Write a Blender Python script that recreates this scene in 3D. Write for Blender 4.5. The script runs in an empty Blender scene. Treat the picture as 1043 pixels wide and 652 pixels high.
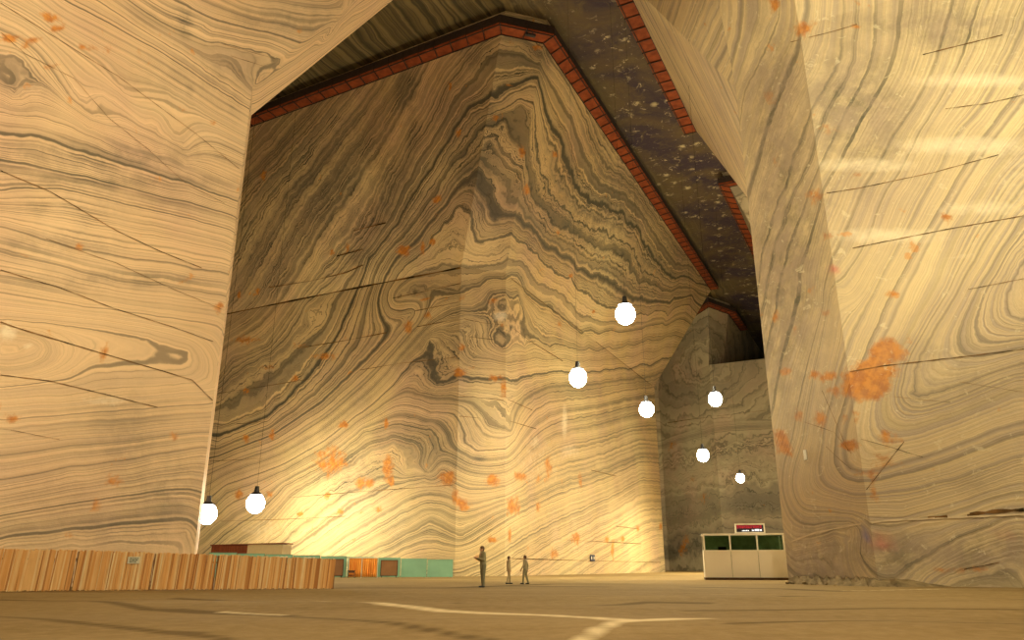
import bpy, bmesh, math, random
import numpy as np
from mathutils import Vector, Matrix
random.seed(7)
EXPOSURE = 0.4
S = bpy.context.scene
COL = S.collection
# ---- the mine: rock pillars, vertical up to about 32 m and then leaning outwards up to the 54 m roof
E1 = np.array([.446, .895]); E2 = np.array([-.895, .446])
def ab(a, b, z):                      # grid of the mine: a along the main gallery, b across it
    p = a*E1 + b*E2
    return (float(p[0]), float(p[1]), float(z))
def quad(p, q, z0, z1, P=None, Q=None):
    P = P or p; Q = Q or q
    return [(p[0], p[1], z0), (q[0], q[1], z0), (Q[0], Q[1], z1), (P[0], P[1], z1)]
H1, H2, H3 = 32.0, 54.0, 56.5
# central pillar
M0, M1, M2, M3 = (-39.4, 94.0), (-5.52, 76.6), (-.71, 78.4), (25.8, 134.2)
T0, T1, T2, T3 = (-36.0, 84.35), (-.66, 65.0), (3.75, 66.4), (41.6, 144.2)
def far(p, d, L): return (p[0]+d[0]*L, p[1]+d[1]*L)
M00, T00 = far(M0, E2, 45), far(T0, E2, 48)
M4, T4 = far(M3, E2, 70), far(T3, E2, 86)
MAIN = [quad(M0, M1, 0, H1), quad(M0, M1, H1, H3-.3, T0, T1), quad(M1, M2, 0, H1), quad(M1, M2, H1, H3-.3, T1, T2),
        quad(M2, M3, 0, H1), quad(M2, M3, H1, H3-.3, T2, T3), quad(M3, M4, 0, H1), quad(M3, M4, H1, H3-.3, T3, T4),
        quad(M00, M0, 0, H1), quad(M00, M0, H1, H3-.3, T00, T0)]
# left pillar beside the camera
L1_, L2_ = (-17.4, 43.3), (-18.9, 47.5)
L0_ = far(L1_, E1, -75); L3_ = far(L2_, E2, 60)
K1_, K2_ = ab(44.9, 25.4, 0)[:2], ab(48, 28.6, 0)[:2]
K0_ = far(K1_, E1, -90); K3_ = far(K2_, E2, 60)
LM_ = far(L1_, E1, -34); KM_ = far(K1_, E1, -40)
LEFT = [quad(LM_, L1_, 0, H1), quad(LM_, L1_, H1, H3-.3, KM_, K1_), quad(L1_, L2_, 0, H1), quad(L1_, L2_, H1, H3-.3, K1_, K2_),
        quad(L2_, L3_, 0, H1), quad(L2_, L3_, H1, H3-.3, K2_, K3_), quad(L0_, LM_, 0, H1), quad(L0_, LM_, H1, H3-.3, K0_, KM_)]
# right pillar beside the camera
R1_, R2_ = (17.4, 38.0), (15.3, 44.2)
R0_ = far(R1_, E2, -26); R00_ = far(R1_, E2, -70); R3_ = ab(80, 6.3, 0)[:2]; R4_ = ab(84, 2, 0)[:2]; R5_ = ab(84, -70, 0)[:2]
Q1_, Q2_, Q3_ = ab(35, 2, 0)[:2], ab(42, 7.5, 0)[:2], ab(57, 17.6, 0)[:2]
Q4_, Q5_ = ab(87, 17.6, 0)[:2], ab(97.2, 13.8, 0)[:2]; Q6_ = ab(97.2, -70, 0)[:2]
Q0_ = far(Q1_, E2, -30); Q00_ = far(Q1_, E2, -72)
RIGHT = [quad(R0_, R1_, 0, H1), quad(R0_, R1_, H1, H3-.3, Q0_, Q1_), quad(R1_, R2_, 0, H1), quad(R1_, R2_, H1, H3-.3, Q1_, Q2_),
         quad(R2_, R3_, 0, H1), quad(R2_, R3_, H1, H3-.3, Q3_, Q4_), [(R2_[0], R2_[1], H1), (Q3_[0], Q3_[1], H3-.3), (Q2_[0], Q2_[1], H3-.3), (Q2_[0], Q2_[1], H3-.3)],
         quad(R3_, R4_, 0, H1), quad(R3_, R4_, H1, H3-.3, Q4_, Q5_), quad(R4_, R5_, 0, H1), quad(R4_, R5_, H1, H3-.3, Q5_, Q6_),
         quad(R00_, R0_, 0, H1), quad(R00_, R0_, H1, H3-.3, Q00_, Q0_)]
# second pillar on the right, across the side gallery
N0, N1, N2 = ab(111, -60, 0)[:2], ab(111, 7.5, 0)[:2], ab(190, 7.5, 0)[:2]
O0, O1, O2 = ab(102.5, -60, 0)[:2], ab(102.5, 16.6, 0)[:2], ab(200, 17.6, 0)[:2]
RFAR = [quad(N0, N1, 0, H1), quad(N0, N1, H1, H3-.3, O0, O1), quad(N1, N2, 0, H1), quad(N1, N2, H1, H3-.3, O1, O2)]
# pillar closing the gallery behind the central one, with a lower sawn wall in front of the gallery
HF = 43.5
F0, F1, F2 = far((36.5, 185.0), E2, 60), (36.5, 185.0), (43.7, 162.6)
F3 = far(F2, E2, -48)
G0, G1, G2, G3 = far((37.5, 171.0), E2, 60), (37.5, 171.0), (42.2, 152.6), (47.9, 157.4)
G4 = far(G3, E1, 60); F2b = far(F2, (.62, .785), 7.5); F4 = far(F2b, E1, 60)
FAR = [quad(F1, F2, 0, HF), quad(F2, F3, 0, HF), quad(F1, F2, HF, H3-.3, G1, G2), quad(F2, F2b, HF, H3-.3, G2, G3),
       quad(F2b, F4, HF, H3-.3, G3, G4), quad(F0, F1, 0, HF), quad(F0, F1, HF, H3-.3, G0, G1),
       [(F2[0], F2[1], HF), (F3[0], F3[1], HF), (F3[0]+30, F3[1]+60, HF), (F4[0], F4[1], HF)]]
PILLARS = dict(main=MAIN, left=LEFT, right=RIGHT, rfar=RFAR, far=FAR)

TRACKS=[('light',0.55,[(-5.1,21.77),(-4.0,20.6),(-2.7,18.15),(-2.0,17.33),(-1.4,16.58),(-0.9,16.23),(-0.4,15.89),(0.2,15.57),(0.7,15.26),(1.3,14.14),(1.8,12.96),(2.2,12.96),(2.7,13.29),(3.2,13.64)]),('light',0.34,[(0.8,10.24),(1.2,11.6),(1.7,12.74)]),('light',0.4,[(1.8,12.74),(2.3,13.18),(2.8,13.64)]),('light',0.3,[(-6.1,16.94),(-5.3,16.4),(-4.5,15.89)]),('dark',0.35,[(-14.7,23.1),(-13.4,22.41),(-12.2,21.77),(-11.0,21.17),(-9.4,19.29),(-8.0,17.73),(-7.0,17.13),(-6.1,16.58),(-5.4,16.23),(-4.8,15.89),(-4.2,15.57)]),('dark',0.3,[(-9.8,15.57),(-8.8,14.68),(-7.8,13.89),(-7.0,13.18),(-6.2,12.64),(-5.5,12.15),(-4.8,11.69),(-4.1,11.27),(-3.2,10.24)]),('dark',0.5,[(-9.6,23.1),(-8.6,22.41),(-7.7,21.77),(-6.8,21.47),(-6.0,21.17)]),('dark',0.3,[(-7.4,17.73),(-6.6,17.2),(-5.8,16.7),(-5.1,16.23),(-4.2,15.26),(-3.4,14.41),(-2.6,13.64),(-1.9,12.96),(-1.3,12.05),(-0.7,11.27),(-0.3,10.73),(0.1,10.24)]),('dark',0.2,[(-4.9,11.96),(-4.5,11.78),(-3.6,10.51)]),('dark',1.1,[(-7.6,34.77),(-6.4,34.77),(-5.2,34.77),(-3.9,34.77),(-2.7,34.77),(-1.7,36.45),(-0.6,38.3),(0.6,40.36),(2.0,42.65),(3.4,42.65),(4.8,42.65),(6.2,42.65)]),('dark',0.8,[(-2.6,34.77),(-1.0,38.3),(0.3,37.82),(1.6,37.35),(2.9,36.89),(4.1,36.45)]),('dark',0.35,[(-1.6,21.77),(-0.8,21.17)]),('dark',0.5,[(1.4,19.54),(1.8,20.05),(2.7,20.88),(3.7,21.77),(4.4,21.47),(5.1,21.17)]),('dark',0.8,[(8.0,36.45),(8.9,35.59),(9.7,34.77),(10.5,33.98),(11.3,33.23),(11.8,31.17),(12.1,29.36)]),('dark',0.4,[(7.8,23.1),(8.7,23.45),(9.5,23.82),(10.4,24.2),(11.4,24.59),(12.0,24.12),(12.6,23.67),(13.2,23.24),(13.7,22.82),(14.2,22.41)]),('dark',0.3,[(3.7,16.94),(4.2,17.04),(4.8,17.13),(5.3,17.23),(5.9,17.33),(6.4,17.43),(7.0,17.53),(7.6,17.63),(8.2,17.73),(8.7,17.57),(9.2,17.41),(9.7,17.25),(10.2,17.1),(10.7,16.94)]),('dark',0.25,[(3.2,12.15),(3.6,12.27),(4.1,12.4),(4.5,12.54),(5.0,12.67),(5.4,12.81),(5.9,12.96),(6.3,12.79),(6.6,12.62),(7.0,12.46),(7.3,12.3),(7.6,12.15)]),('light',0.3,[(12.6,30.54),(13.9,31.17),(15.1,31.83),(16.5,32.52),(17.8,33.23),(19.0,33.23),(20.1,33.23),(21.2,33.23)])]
DATA={'main':{'pts':[(-16.7,81.2,35.1,10),(-15.1,79.9,36.3,10),(-13.6,78.7,37.5,10),(-12.6,77.8,38.6,10),(-11.7,76.9,39.7,10),(-10.7,76.0,40.8,10),(-9.8,75.1,41.9,10),(-8.8,74.2,42.9,10),(-8.0,73.4,44.0,10),(-7.1,72.5,45.0,10),(-5.8,71.2,46.8,10),(-4.5,70.1,47.8,10),(-3.0,69.3,47.9,10),(-1.5,69.0,48.3,10),(0.4,68.9,49.7,10),(2.7,69.0,51.0,10),(3.4,71.3,49.8,10),(4.0,73.7,48.5,10),(5.1,76.1,48.4,10),(5.9,78.0,48.1,10),(6.3,79.8,46.8,10),(7.6,83.2,46.0,10),(10.0,88.0,46.1,10),(12.7,92.4,47.5,10),(15.7,97.3,48.9,10),(19.2,104.0,49.5,10),(22.0,110.5,48.8,10),(25.1,117.0,48.6,10),(28.7,124.0,49.0,10),(34.9,134.2,52.0,10),(-24.5,86.3,30.4,13),(-22.6,85.3,31.7,13),(-20.6,84.1,32.7,13),(-19.4,83.1,33.8,13),(-18.3,82.1,34.8,13),(-17.2,81.2,35.8,13),(-16.1,80.2,36.7,13),(-14.8,79.0,38.3,13),(-13.6,77.8,39.9,13),(-12.4,76.3,42.2,13),(-11.5,75.3,43.5,13),(-10.6,74.4,44.9,13),(-9.4,73.3,46.1,13),(-8.3,72.3,47.3,13),(-7.4,71.3,48.6,13),(-6.6,70.4,49.8,13),(-5.5,69.5,50.7,13),(-4.4,68.6,51.6,13),(-3.2,67.7,52.5,13),(-2.0,66.8,53.3,13),(-0.6,66.6,53.3,13),(0.9,66.8,53.7,13),(2.8,68.1,52.5,13),(3.8,69.9,52.3,13),(4.9,72.0,52.4,13),(6.0,74.3,52.5,13),(7.0,76.7,52.1,13),(8.1,79.2,51.8,13),(9.2,82.7,50.5,13),(10.6,85.8,50.2,13),(12.1,89.1,49.9,13),(14.7,93.6,50.9,13),(17.6,98.6,51.9,13),(20.1,103.7,51.9,13),(22.8,109.2,51.9,13),(25.6,115.0,52.0,13),(28.7,121.4,52.0,13),(35.5,133.7,53.9,13),(-26.7,87.2,32.7,17),(-25.6,86.2,33.8,17),(-24.5,85.2,34.9,17),(-23.4,84.3,36.1,17),(-22.4,83.3,37.2,17),(-21.3,82.4,38.3,17),(-20.3,81.4,39.3,17),(-19.3,80.5,40.4,17),(-18.3,79.6,41.5,17),(-17.2,78.6,42.7,17),(-16.2,77.6,43.9,17),(-15.1,76.6,45.1,17),(-14.1,75.7,46.3,17),(-13.1,74.7,47.4,17),(-12.1,73.8,48.6,17),(-11.1,72.8,49.7,17),(-10.1,71.8,51.1,17),(-9.2,70.9,52.5,17),(-8.2,69.9,53.8,17),(-34.7,90.4,35.1,23),(-33.5,89.3,36.6,23),(-32.2,88.1,38.0,23),(-31.1,87.0,39.5,23),(-29.9,85.9,40.9,23),(-28.7,84.9,42.2,23),(-27.6,83.8,43.6,23),(-26.2,82.7,44.6,23),(-24.9,81.7,45.7,23),(-23.6,80.6,46.7,23),(-22.4,79.6,47.7,23),(-21.1,78.6,48.7,23),(-19.9,77.6,49.7,23),(-18.7,76.7,50.6,23),(-17.5,75.7,51.5,23),(-16.3,74.8,52.4,23),(-15.1,73.8,53.3,23),(-35.5,87.2,46.3,29),(-33.7,86.0,47.3,29),(-32.0,84.7,48.3,29),(-30.4,83.5,49.3,29),(-28.7,82.3,50.2,29),(-27.2,81.2,51.2,29),(-25.7,80.1,52.1,29),(-24.3,79.0,53.0,29),(-22.9,77.9,53.9,29),(-10.6,76.9,38.0,7.5),(-8.9,75.3,39.9,7.5),(-7.7,74.2,41.4,7.5),(-6.6,73.1,42.9,7.5),(-5.2,71.9,44.0,7.5),(-3.8,70.8,45.1,7.5),(-2.5,70.0,45.9,7.5),(-1.2,69.9,46.9,7.5),(0.9,70.0,47.9,7.5),(1.1,70.8,46.7,7.5),(1.3,71.5,45.5,7.5),(1.5,72.3,44.3,7.5),(2.0,74.7,42.7,7.5),(2.5,76.9,41.3,7.5),(4.0,80.1,41.1,7.5),(5.7,83.5,41.2,7.5),(7.8,87.4,41.8,7.5),(10.2,91.7,42.4,7.5),(13.6,97.5,43.7,7.5),(17.4,104.3,44.8,7.5),(20.1,111.0,43.8,7.5),(25.6,120.5,45.9,7.5),(-13.0,79.6,34.4,5),(-11.5,78.5,35.2,5),(-10.0,77.4,36.1,5),(-8.5,76.1,37.4,5),(-7.1,74.9,38.7,5),(-6.5,74.2,39.7,5),(-4.9,73.0,40.7,5),(-3.6,72.4,40.9,5),(-3.4,72.9,39.9,5),(-2.1,73.7,39.4,5),(-2.3,74.3,38.2,5),(-1.9,75.1,37.0,5),(-0.1,75.5,37.6,5),(1.4,78.1,37.3,5),(3.7,83.0,37.1,5),(6.4,87.9,37.8,5),(8.6,92.3,37.9,5),(10.9,96.2,38.8,5),(13.4,100.6,39.7,5),(17.9,109.2,40.7,5),(21.1,114.6,42.1,5),(24.7,120.5,43.7,5),(29.1,127.1,46.6,5),(34.1,134.5,49.9,5),(-10.6,78.5,33.9,3),(-8.9,76.9,35.8,3),(-7.6,75.8,37.0,3),(-6.4,74.7,38.1,3),(-5.1,74.0,38.4,3),(-4.2,74.6,36.5,3),(-4.0,75.7,34.6,3),(-2.3,76.0,35.1,3),(-0.3,76.3,36.0,3),(1.4,79.2,36.0,3),(3.1,82.7,36.1,3),(5.0,86.5,36.2,3),(7.9,92.0,36.7,3),(10.6,97.0,37.3,3),(12.9,102.4,36.8,3),(15.4,107.1,37.5,3),(18.2,112.3,38.2,3),(22.6,119.3,40.5,3),(27.6,127.3,43.2,3),(-12.9,80.4,29.8,0),(-10.9,79.3,29.8,0),(-8.8,78.3,29.7,0),(-7.2,77.4,29.3,0),(-5.6,76.6,28.9,0),(-3.4,77.4,30.0,0),(-0.9,78.3,31.0,0),(1.4,82.9,31.2,0),(4.6,89.6,32.1,0),(6.2,92.9,31.9,0),(7.8,96.3,31.6,0),(9.6,100.1,31.4,0),(12.9,105.8,33.2,0),(16.4,111.5,35.1,0),(19.5,116.1,37.1,0),(22.8,121.0,39.3,0),(26.5,126.3,41.6,0),(30.5,132.2,44.2,0),(-2.3,77.8,29.4,-3),(-0.9,78.3,29.9,-3),(0.7,81.4,30.5,-3),(1.3,82.6,29.2,-3),(1.2,82.4,28.0,-3),(-0.2,79.6,26.4,-3),(-1.5,78.1,24.7,-3),(-1.8,78.0,23.8,-3),(-1.0,78.3,23.3,-3),(1.4,82.8,24.9,-3),(4.7,89.7,26.7,-3),(7.6,95.8,28.4,-3),(10.9,102.8,30.4,-3),(14.6,110.0,32.7,-3),(18.6,116.4,34.9,-3),(23.1,123.2,37.6,-3),(28.1,130.8,40.6,-3),(-4.4,77.0,25.6,-5),(-4.8,76.9,23.3,-5),(-4.1,77.1,21.9,-5),(-2.1,77.9,21.9,-5),(-0.2,79.6,22.1,-5),(1.7,83.5,23.3,-5),(3.8,87.8,24.5,-5),(6.0,92.6,25.9,-5),(-13.0,80.4,19.7,-7),(-11.9,79.9,20.9,-7),(-10.8,79.3,22.1,-7),(-8.9,78.3,24.1,-7),(-8.5,78.1,22.6,-7),(-8.8,78.3,20.0,-7),(-8.0,77.9,19.1,-7),(-6.3,77.0,19.4,-7),(-4.4,77.0,19.5,-7),(-2.6,77.7,19.8,-7),(-0.7,78.5,20.0,-7),(1.0,82.1,21.1,-7),(2.9,86.1,22.3,-7),(5.0,90.5,23.7,-7),(7.3,95.3,24.8,-7),(9.9,100.7,26.1,-7),(12.6,106.4,27.7,-7),(15.6,112.7,29.6,-7),(19.0,119.9,31.6,-7),(24.2,128.4,34.5,-7),(-33.8,91.1,9.4,-9),(-31.8,90.1,9.9,-9),(-29.8,89.0,10.4,-9),(-27.8,88.0,10.9,-9),(-25.9,87.0,11.4,-9),(-24.2,86.2,12.2,-9),(-22.6,85.4,12.9,-9),(-21.0,84.5,13.6,-9),(-19.4,83.7,14.6,-9),(-17.9,82.9,15.5,-9),(-16.3,82.1,16.5,-9),(-14.6,81.3,17.5,-9),(-12.9,80.4,18.5,-9),(-10.1,78.9,18.5,-9),(-7.3,77.5,17.9,-9),(-5.7,76.7,17.6,-9),(-4.2,77.1,17.6,-9),(-1.7,78.0,17.3,-9),(-1.0,78.3,15.8,-9),(-0.2,79.6,14.9,-9),(-12.9,80.4,17.2,-12),(-10.6,79.2,17.1,-12),(-8.4,78.1,16.2,-12),(-6.1,76.9,16.0,-12),(-5.2,76.7,14.9,-12),(-4.7,76.9,13.5,-12),(-5.1,76.7,12.7,-12),(-3.6,77.3,12.0,-12),(-2.2,77.9,12.2,-12),(-0.7,78.5,12.4,-12),(-25.7,86.9,9.6,-16),(-24.0,86.1,10.3,-16),(-22.4,85.3,11.0,-16),(-20.8,84.5,11.8,-16),(-19.3,83.7,12.8,-16),(-17.7,82.9,13.8,-16),(-16.2,82.1,14.9,-16),(-14.5,81.2,15.1,-16),(-12.8,80.3,15.4,-16),(-10.6,79.2,15.0,-16),(-8.5,78.1,14.6,-16),(-7.6,77.7,13.6,-16),(-8.1,77.9,11.1,-16),(-8.6,78.2,10.2,-16),(-17.1,82.6,11.1,-19),(-14.9,81.4,12.8,-19),(-12.7,80.3,13.5,-19),(-10.4,79.1,12.8,-19),(-9.7,78.7,11.7,-19),(-10.8,79.3,10.3,-19),(-35.9,92.2,15.1,9),(-34.1,91.3,15.6,9),(-32.3,90.4,16.1,9),(-30.5,89.4,16.6,9),(-28.8,88.6,17.1,9),(-27.1,87.7,18.2,9),(-25.4,86.8,19.3,9),(-23.9,86.0,20.6,9),(-22.3,85.2,21.8,9),(-21.0,84.6,23.6,9),(-19.7,83.9,25.5,9),(-18.8,83.4,27.6,9),(-37.1,92.8,21.0,13),(-35.0,91.7,22.3,13),(-32.9,90.6,23.6,13),(-30.5,89.4,24.5,13),(-28.1,88.2,25.4,13),(-26.2,87.2,27.0,13),(-24.2,86.2,28.0,13),(-22.3,85.2,29.0,13),(-37.0,92.8,23.5,16),(-35.4,91.9,25.8,16),(-32.9,90.6,26.4,16),(-30.4,89.4,27.0,16),(-33.0,90.7,14.0,4),(-31.2,89.8,14.4,4),(-29.4,88.9,14.8,4),(-27.6,88.0,15.3,4),(-26.0,87.1,16.1,4),(-24.5,86.3,16.9,4),(-22.9,85.5,17.7,4),(-21.4,84.8,18.4,4),(-19.8,83.9,19.7,4),(-18.2,83.1,20.9,4),(-16.7,82.3,22.1,4),(-15.5,81.7,23.1,4),(-14.4,81.2,24.0,4),(-13.3,80.6,25.0,4),(-12.2,80.0,26.4,4),(-11.1,79.4,27.7,4),(-26.1,87.1,1.6,-22),(-24.5,86.3,2.5,-22),(-22.9,85.5,3.3,-22),(-21.3,84.7,4.1,-22),(-20.0,84.0,5.0,-22),(-18.7,83.4,5.8,-22),(-17.4,82.7,6.6,-22),(-15.7,81.8,7.4,-22),(-14.0,81.0,8.1,-22),(-12.4,80.1,8.9,-22),(-10.6,79.2,9.3,-22),(-8.8,78.3,9.7,-22),(-7.1,77.4,10.1,-22),(-14.3,81.1,2.5,-28),(-12.7,80.3,3.2,-28),(-11.1,79.5,3.9,-28),(-9.5,78.7,4.6,-28),(-8.0,77.9,5.3,-28),(-6.4,77.1,4.5,-28),(-4.9,76.8,3.8,-28),(-3.5,77.3,4.7,-28),(-2.1,77.9,5.6,-28),(-0.8,78.4,6.3,-28),(0.5,81.0,7.2,-28),(2.0,84.1,8.2,-28),(3.5,87.3,9.1,-28),(5.2,90.9,10.1,-28),(7.1,94.8,11.2,-28),(-9.8,78.8,0.2,-34),(-8.1,77.9,0.2,-34),(-6.5,77.1,0.3,-34),(-4.9,76.8,0.3,-34),(-3.5,77.4,1.0,-34),(-2.1,77.9,1.6,-34),(-0.6,78.6,2.4,-34),(0.9,81.7,3.3,-34),(2.5,85.2,4.3,-34),(4.3,88.9,5.4,-34),(6.0,92.6,6.3,-34),(7.9,96.5,7.2,-34),(10.0,100.9,8.3,-34),(12.2,105.6,9.4,-34),(14.7,110.9,10.7,-34),(17.8,117.4,12.5,-34),(21.3,124.7,14.4,-34)],
'cuts':[(0.28,[(-36.89,92.71,31.95,0),(-35.66,92.08,31.95,0),(-34.45,91.46,31.96,0),(-33.25,90.84,31.96,0),(-32.07,90.24,31.96,0),(-30.9,89.64,31.96,0),(-29.75,89.04,31.96,0),(-28.6,88.46,31.96,0),(-27.48,87.88,31.97,0),(-26.36,87.3,31.97,0),(-25.26,86.74,31.97,0),(-24.17,86.18,31.97,0),(-23.09,85.63,31.97,0),(-22.03,85.08,31.97,0),(-20.98,84.54,31.97,0),(-19.94,84.0,31.98,0),(-18.91,83.48,31.97,0),(-17.89,82.95,31.96,0),(-16.88,82.44,31.96,0),(-15.89,81.92,31.95,0),(-14.9,81.42,31.94,0),(-13.93,80.92,31.94,0),(-12.97,80.42,31.93,0),(-12.01,79.93,31.92,0),(-11.07,79.45,31.92,0),(-10.14,78.97,31.91,0),(-9.22,78.5,31.9,0),(-8.3,78.03,31.9,0),(-7.4,77.57,31.89,0),(-6.51,77.11,31.89,0),(-5.62,76.65,31.88,0)]),(0.1,[(-0.82,78.36,31.86,2),(-0.1,79.68,31.79,4),(0.64,81.23,31.79,4),(1.4,82.84,31.79,4),(2.19,84.51,31.79,4),(3.02,86.24,31.79,4),(3.87,88.04,31.79,4),(4.75,89.9,31.79,4),(5.69,91.86,31.82,4),(6.66,93.91,31.86,4),(7.67,96.03,31.89,4),(8.72,98.25,31.93,4),(9.82,100.56,31.97,4),(10.96,102.97,32.0,5),(12.16,105.49,32.0,4),(13.41,108.12,31.99,4),(14.72,110.87,31.98,4),(16.09,113.76,31.96,4),(17.52,116.78,31.95,4),(19.03,119.96,31.94,4),(20.94,123.98,31.9,4),(22.98,128.26,31.86,4),(25.14,132.82,31.81,4)]),(0.08,[(-36.73,92.63,21.45,0),(-35.55,92.02,21.47,0),(-34.37,91.42,21.49,0),(-33.21,90.82,21.51,0),(-32.07,90.23,21.53,0),(-30.93,89.65,21.54,0),(-29.81,89.08,21.56,0),(-28.71,88.51,21.58,0),(-27.62,87.95,21.6,0),(-26.54,87.39,21.62,0),(-25.47,86.84,21.64,0),(-24.41,86.3,21.65,0),(-23.37,85.77,21.67,0)]),(0.08,[(-17.05,82.52,21.9,0),(-16.03,82.0,21.93,0),(-15.02,81.48,21.95,0),(-14.02,80.97,21.98,0),(-13.04,80.46,22.0,0),(-12.06,79.96,22.02,0),(-11.14,79.49,21.99,0),(-10.23,79.02,21.96,0),(-9.33,78.56,21.93,0),(-8.44,78.1,21.9,0),(-7.56,77.65,21.87,0),(-6.69,77.2,21.84,0),(-5.83,76.76,21.82,0)]),(0.08,[(-33.33,90.88,17.3,0),(-32.18,90.29,17.29,0),(-31.04,89.71,17.27,0),(-29.92,89.13,17.25,0),(-28.81,88.56,17.23,0)]),(0.12,[(-25.77,87.0,25.7,0),(-24.64,86.42,25.7,0),(-23.53,85.85,25.7,0),(-22.42,85.28,25.69,0),(-21.33,84.72,25.69,0),(-20.26,84.17,25.69,0),(-19.19,83.62,25.68,0),(-18.14,83.08,25.71,0),(-17.09,82.54,25.73,0),(-16.06,82.01,25.76,0),(-15.04,81.49,25.79,0),(-14.03,80.97,25.81,0)]),(0.08,[(-36.66,92.59,13.05,0),(-35.33,91.91,13.02,0),(-34.02,91.24,12.99,0),(-32.73,90.58,12.96,0),(-31.46,89.92,12.93,0),(-30.2,89.28,12.9,0),(-28.97,88.64,12.87,0)]),(0.08,[(-25.0,86.6,8.23,0),(-23.87,86.02,8.26,0),(-22.75,85.45,8.29,0),(-21.65,84.89,8.32,0),(-20.57,84.33,8.35,0),(-19.49,83.78,8.38,0),(-18.43,83.23,8.41,0),(-17.39,82.7,8.44,0),(-16.35,82.16,8.47,0),(-15.34,81.64,8.48,0),(-14.34,81.13,8.49,0),(-13.35,80.62,8.51,0),(-12.37,80.12,8.52,0),(-11.41,79.62,8.53,0),(-10.43,79.12,8.55,0),(-9.47,78.63,8.57,0),(-8.51,78.14,8.58,0),(-7.57,77.65,8.6,0),(-6.64,77.18,8.62,0),(-5.72,76.7,8.63,0)]),(0.08,[(-34.0,91.23,5.94,0),(-32.82,90.62,5.93,0),(-31.66,90.03,5.93,0),(-30.52,89.44,5.92,0),(-29.38,88.86,5.91,0),(-28.27,88.28,5.91,0),(-27.17,87.72,5.9,0),(-26.08,87.16,5.9,0),(-25.0,86.61,5.89,0),(-23.92,86.05,5.91,0),(-22.85,85.5,5.92,0),(-21.79,84.96,5.93,0),(-20.74,84.42,5.94,0),(-19.71,83.89,5.95,0),(-18.69,83.36,5.97,0),(-17.69,82.85,5.98,0)]),(0.2,[(-20.81,82.97,35.94,1),(-19.63,82.35,35.97,1),(-18.47,81.74,36.0,1),(-17.32,81.14,36.04,1)]),(0.2,[(-18.57,80.93,38.31,1),(-17.52,80.39,38.31,1),(-16.48,79.86,38.31,1),(-15.46,79.33,38.31,1),(-14.44,78.81,38.31,1)]),(0.14,[(-30.38,88.59,34.07,1),(-29.11,87.96,34.01,1),(-27.85,87.33,33.96,1),(-26.61,86.72,33.9,1),(-25.39,86.11,33.85,1),(-24.18,85.51,33.8,1),(-23.03,84.91,33.82,1),(-21.89,84.32,33.84,1),(-20.77,83.73,33.86,1),(-19.66,83.15,33.88,1),(-18.49,82.47,34.11,1),(-17.34,81.8,34.33,1)]),(0.09,[(-13.52,80.71,29.81,0),(-12.52,80.19,29.83,0),(-11.52,79.68,29.86,0),(-10.54,79.18,29.89,0),(-9.57,78.68,29.91,0),(-8.61,78.18,29.94,0),(-7.59,77.66,29.97,0),(-6.58,77.14,30.01,0),(-5.58,76.63,30.04,0)]),(0.09,[(-10.71,79.26,27.79,0),(-9.69,78.74,27.82,0),(-8.69,78.23,27.85,0),(-7.7,77.72,27.87,0),(-6.72,77.22,27.9,0),(-5.76,76.72,27.93,0)]),(0.09,[(-10.4,79.11,25.91,0),(-9.44,78.61,25.94,0),(-8.49,78.13,25.96,0),(-7.56,77.65,25.99,0),(-6.63,77.17,26.01,0),(-5.71,76.7,26.03,0)]),(0.08,[(-5.09,76.76,26.05,2),(-4.11,77.13,25.95,2),(-3.12,77.5,25.85,2),(-2.07,77.89,25.86,2),(-1.01,78.29,25.88,2)]),(0.08,[(-5.56,76.62,24.15,0),(-4.69,76.91,24.12,2),(-3.82,77.24,24.11,2),(-2.94,77.56,24.1,2),(-2.06,77.9,24.09,2)]),(0.08,[(-5.42,76.64,17.69,2),(-4.53,76.97,17.66,2),(-3.63,77.31,17.63,2),(-2.72,77.65,17.6,2),(-1.8,77.99,17.57,2),(-0.88,78.34,17.53,2)]),(0.1,[(-5.38,76.65,15.54,2),(-4.39,77.02,15.51,2),(-3.4,77.39,15.48,2)]),(0.14,[(0.16,80.24,26.04,4),(1.23,82.49,25.93,4),(2.35,84.85,25.81,4),(3.31,86.87,25.82,4),(4.32,88.98,25.83,4),(5.37,91.19,25.85,4),(6.46,93.5,25.86,4)]),(0.08,[(-0.47,78.91,17.76,4),(0.41,80.75,17.76,4),(1.32,82.68,17.76,4),(2.28,84.7,17.76,4)]),(0.08,[(-0.26,79.35,15.53,4),(0.69,81.35,15.62,4),(1.69,83.45,15.7,4),(2.74,85.66,15.8,4)]),(0.1,[(10.54,102.09,13.13,4),(11.97,105.08,13.23,4),(13.47,108.25,13.33,4),(15.07,111.62,13.43,4)]),(0.1,[(14.66,110.74,6.35,4),(16.23,114.07,6.38,4),(17.91,117.59,6.4,4),(19.69,121.34,6.43,4)]),(0.1,[(6.48,93.53,3.92,4),(7.81,96.34,3.95,4),(9.23,99.32,3.99,4),(10.74,102.49,4.03,4),(12.34,105.87,4.07,4),(14.06,109.48,4.11,4),(15.89,113.34,4.16,4),(17.86,117.48,4.21,4),(19.98,121.94,4.26,4)]),(0.1,[(-0.05,79.79,1.67,4),(0.85,81.68,1.66,4),(1.79,83.66,1.66,4),(2.77,85.73,1.65,4),(3.81,87.91,1.65,4),(4.9,90.21,1.64,4),(6.05,92.62,1.63,4),(7.26,95.17,1.63,4),(8.54,97.87,1.62,4),(9.77,100.46,1.61,4),(11.07,103.2,1.61,4),(12.44,106.09,1.61,4),(13.89,109.14,1.6,4),(15.43,112.38,1.6,4),(17.06,115.81,1.59,4),(18.79,119.46,1.59,4),(20.64,123.34,1.58,4),(22.61,127.48,1.57,4),(24.71,131.92,1.57,4)])],
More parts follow.
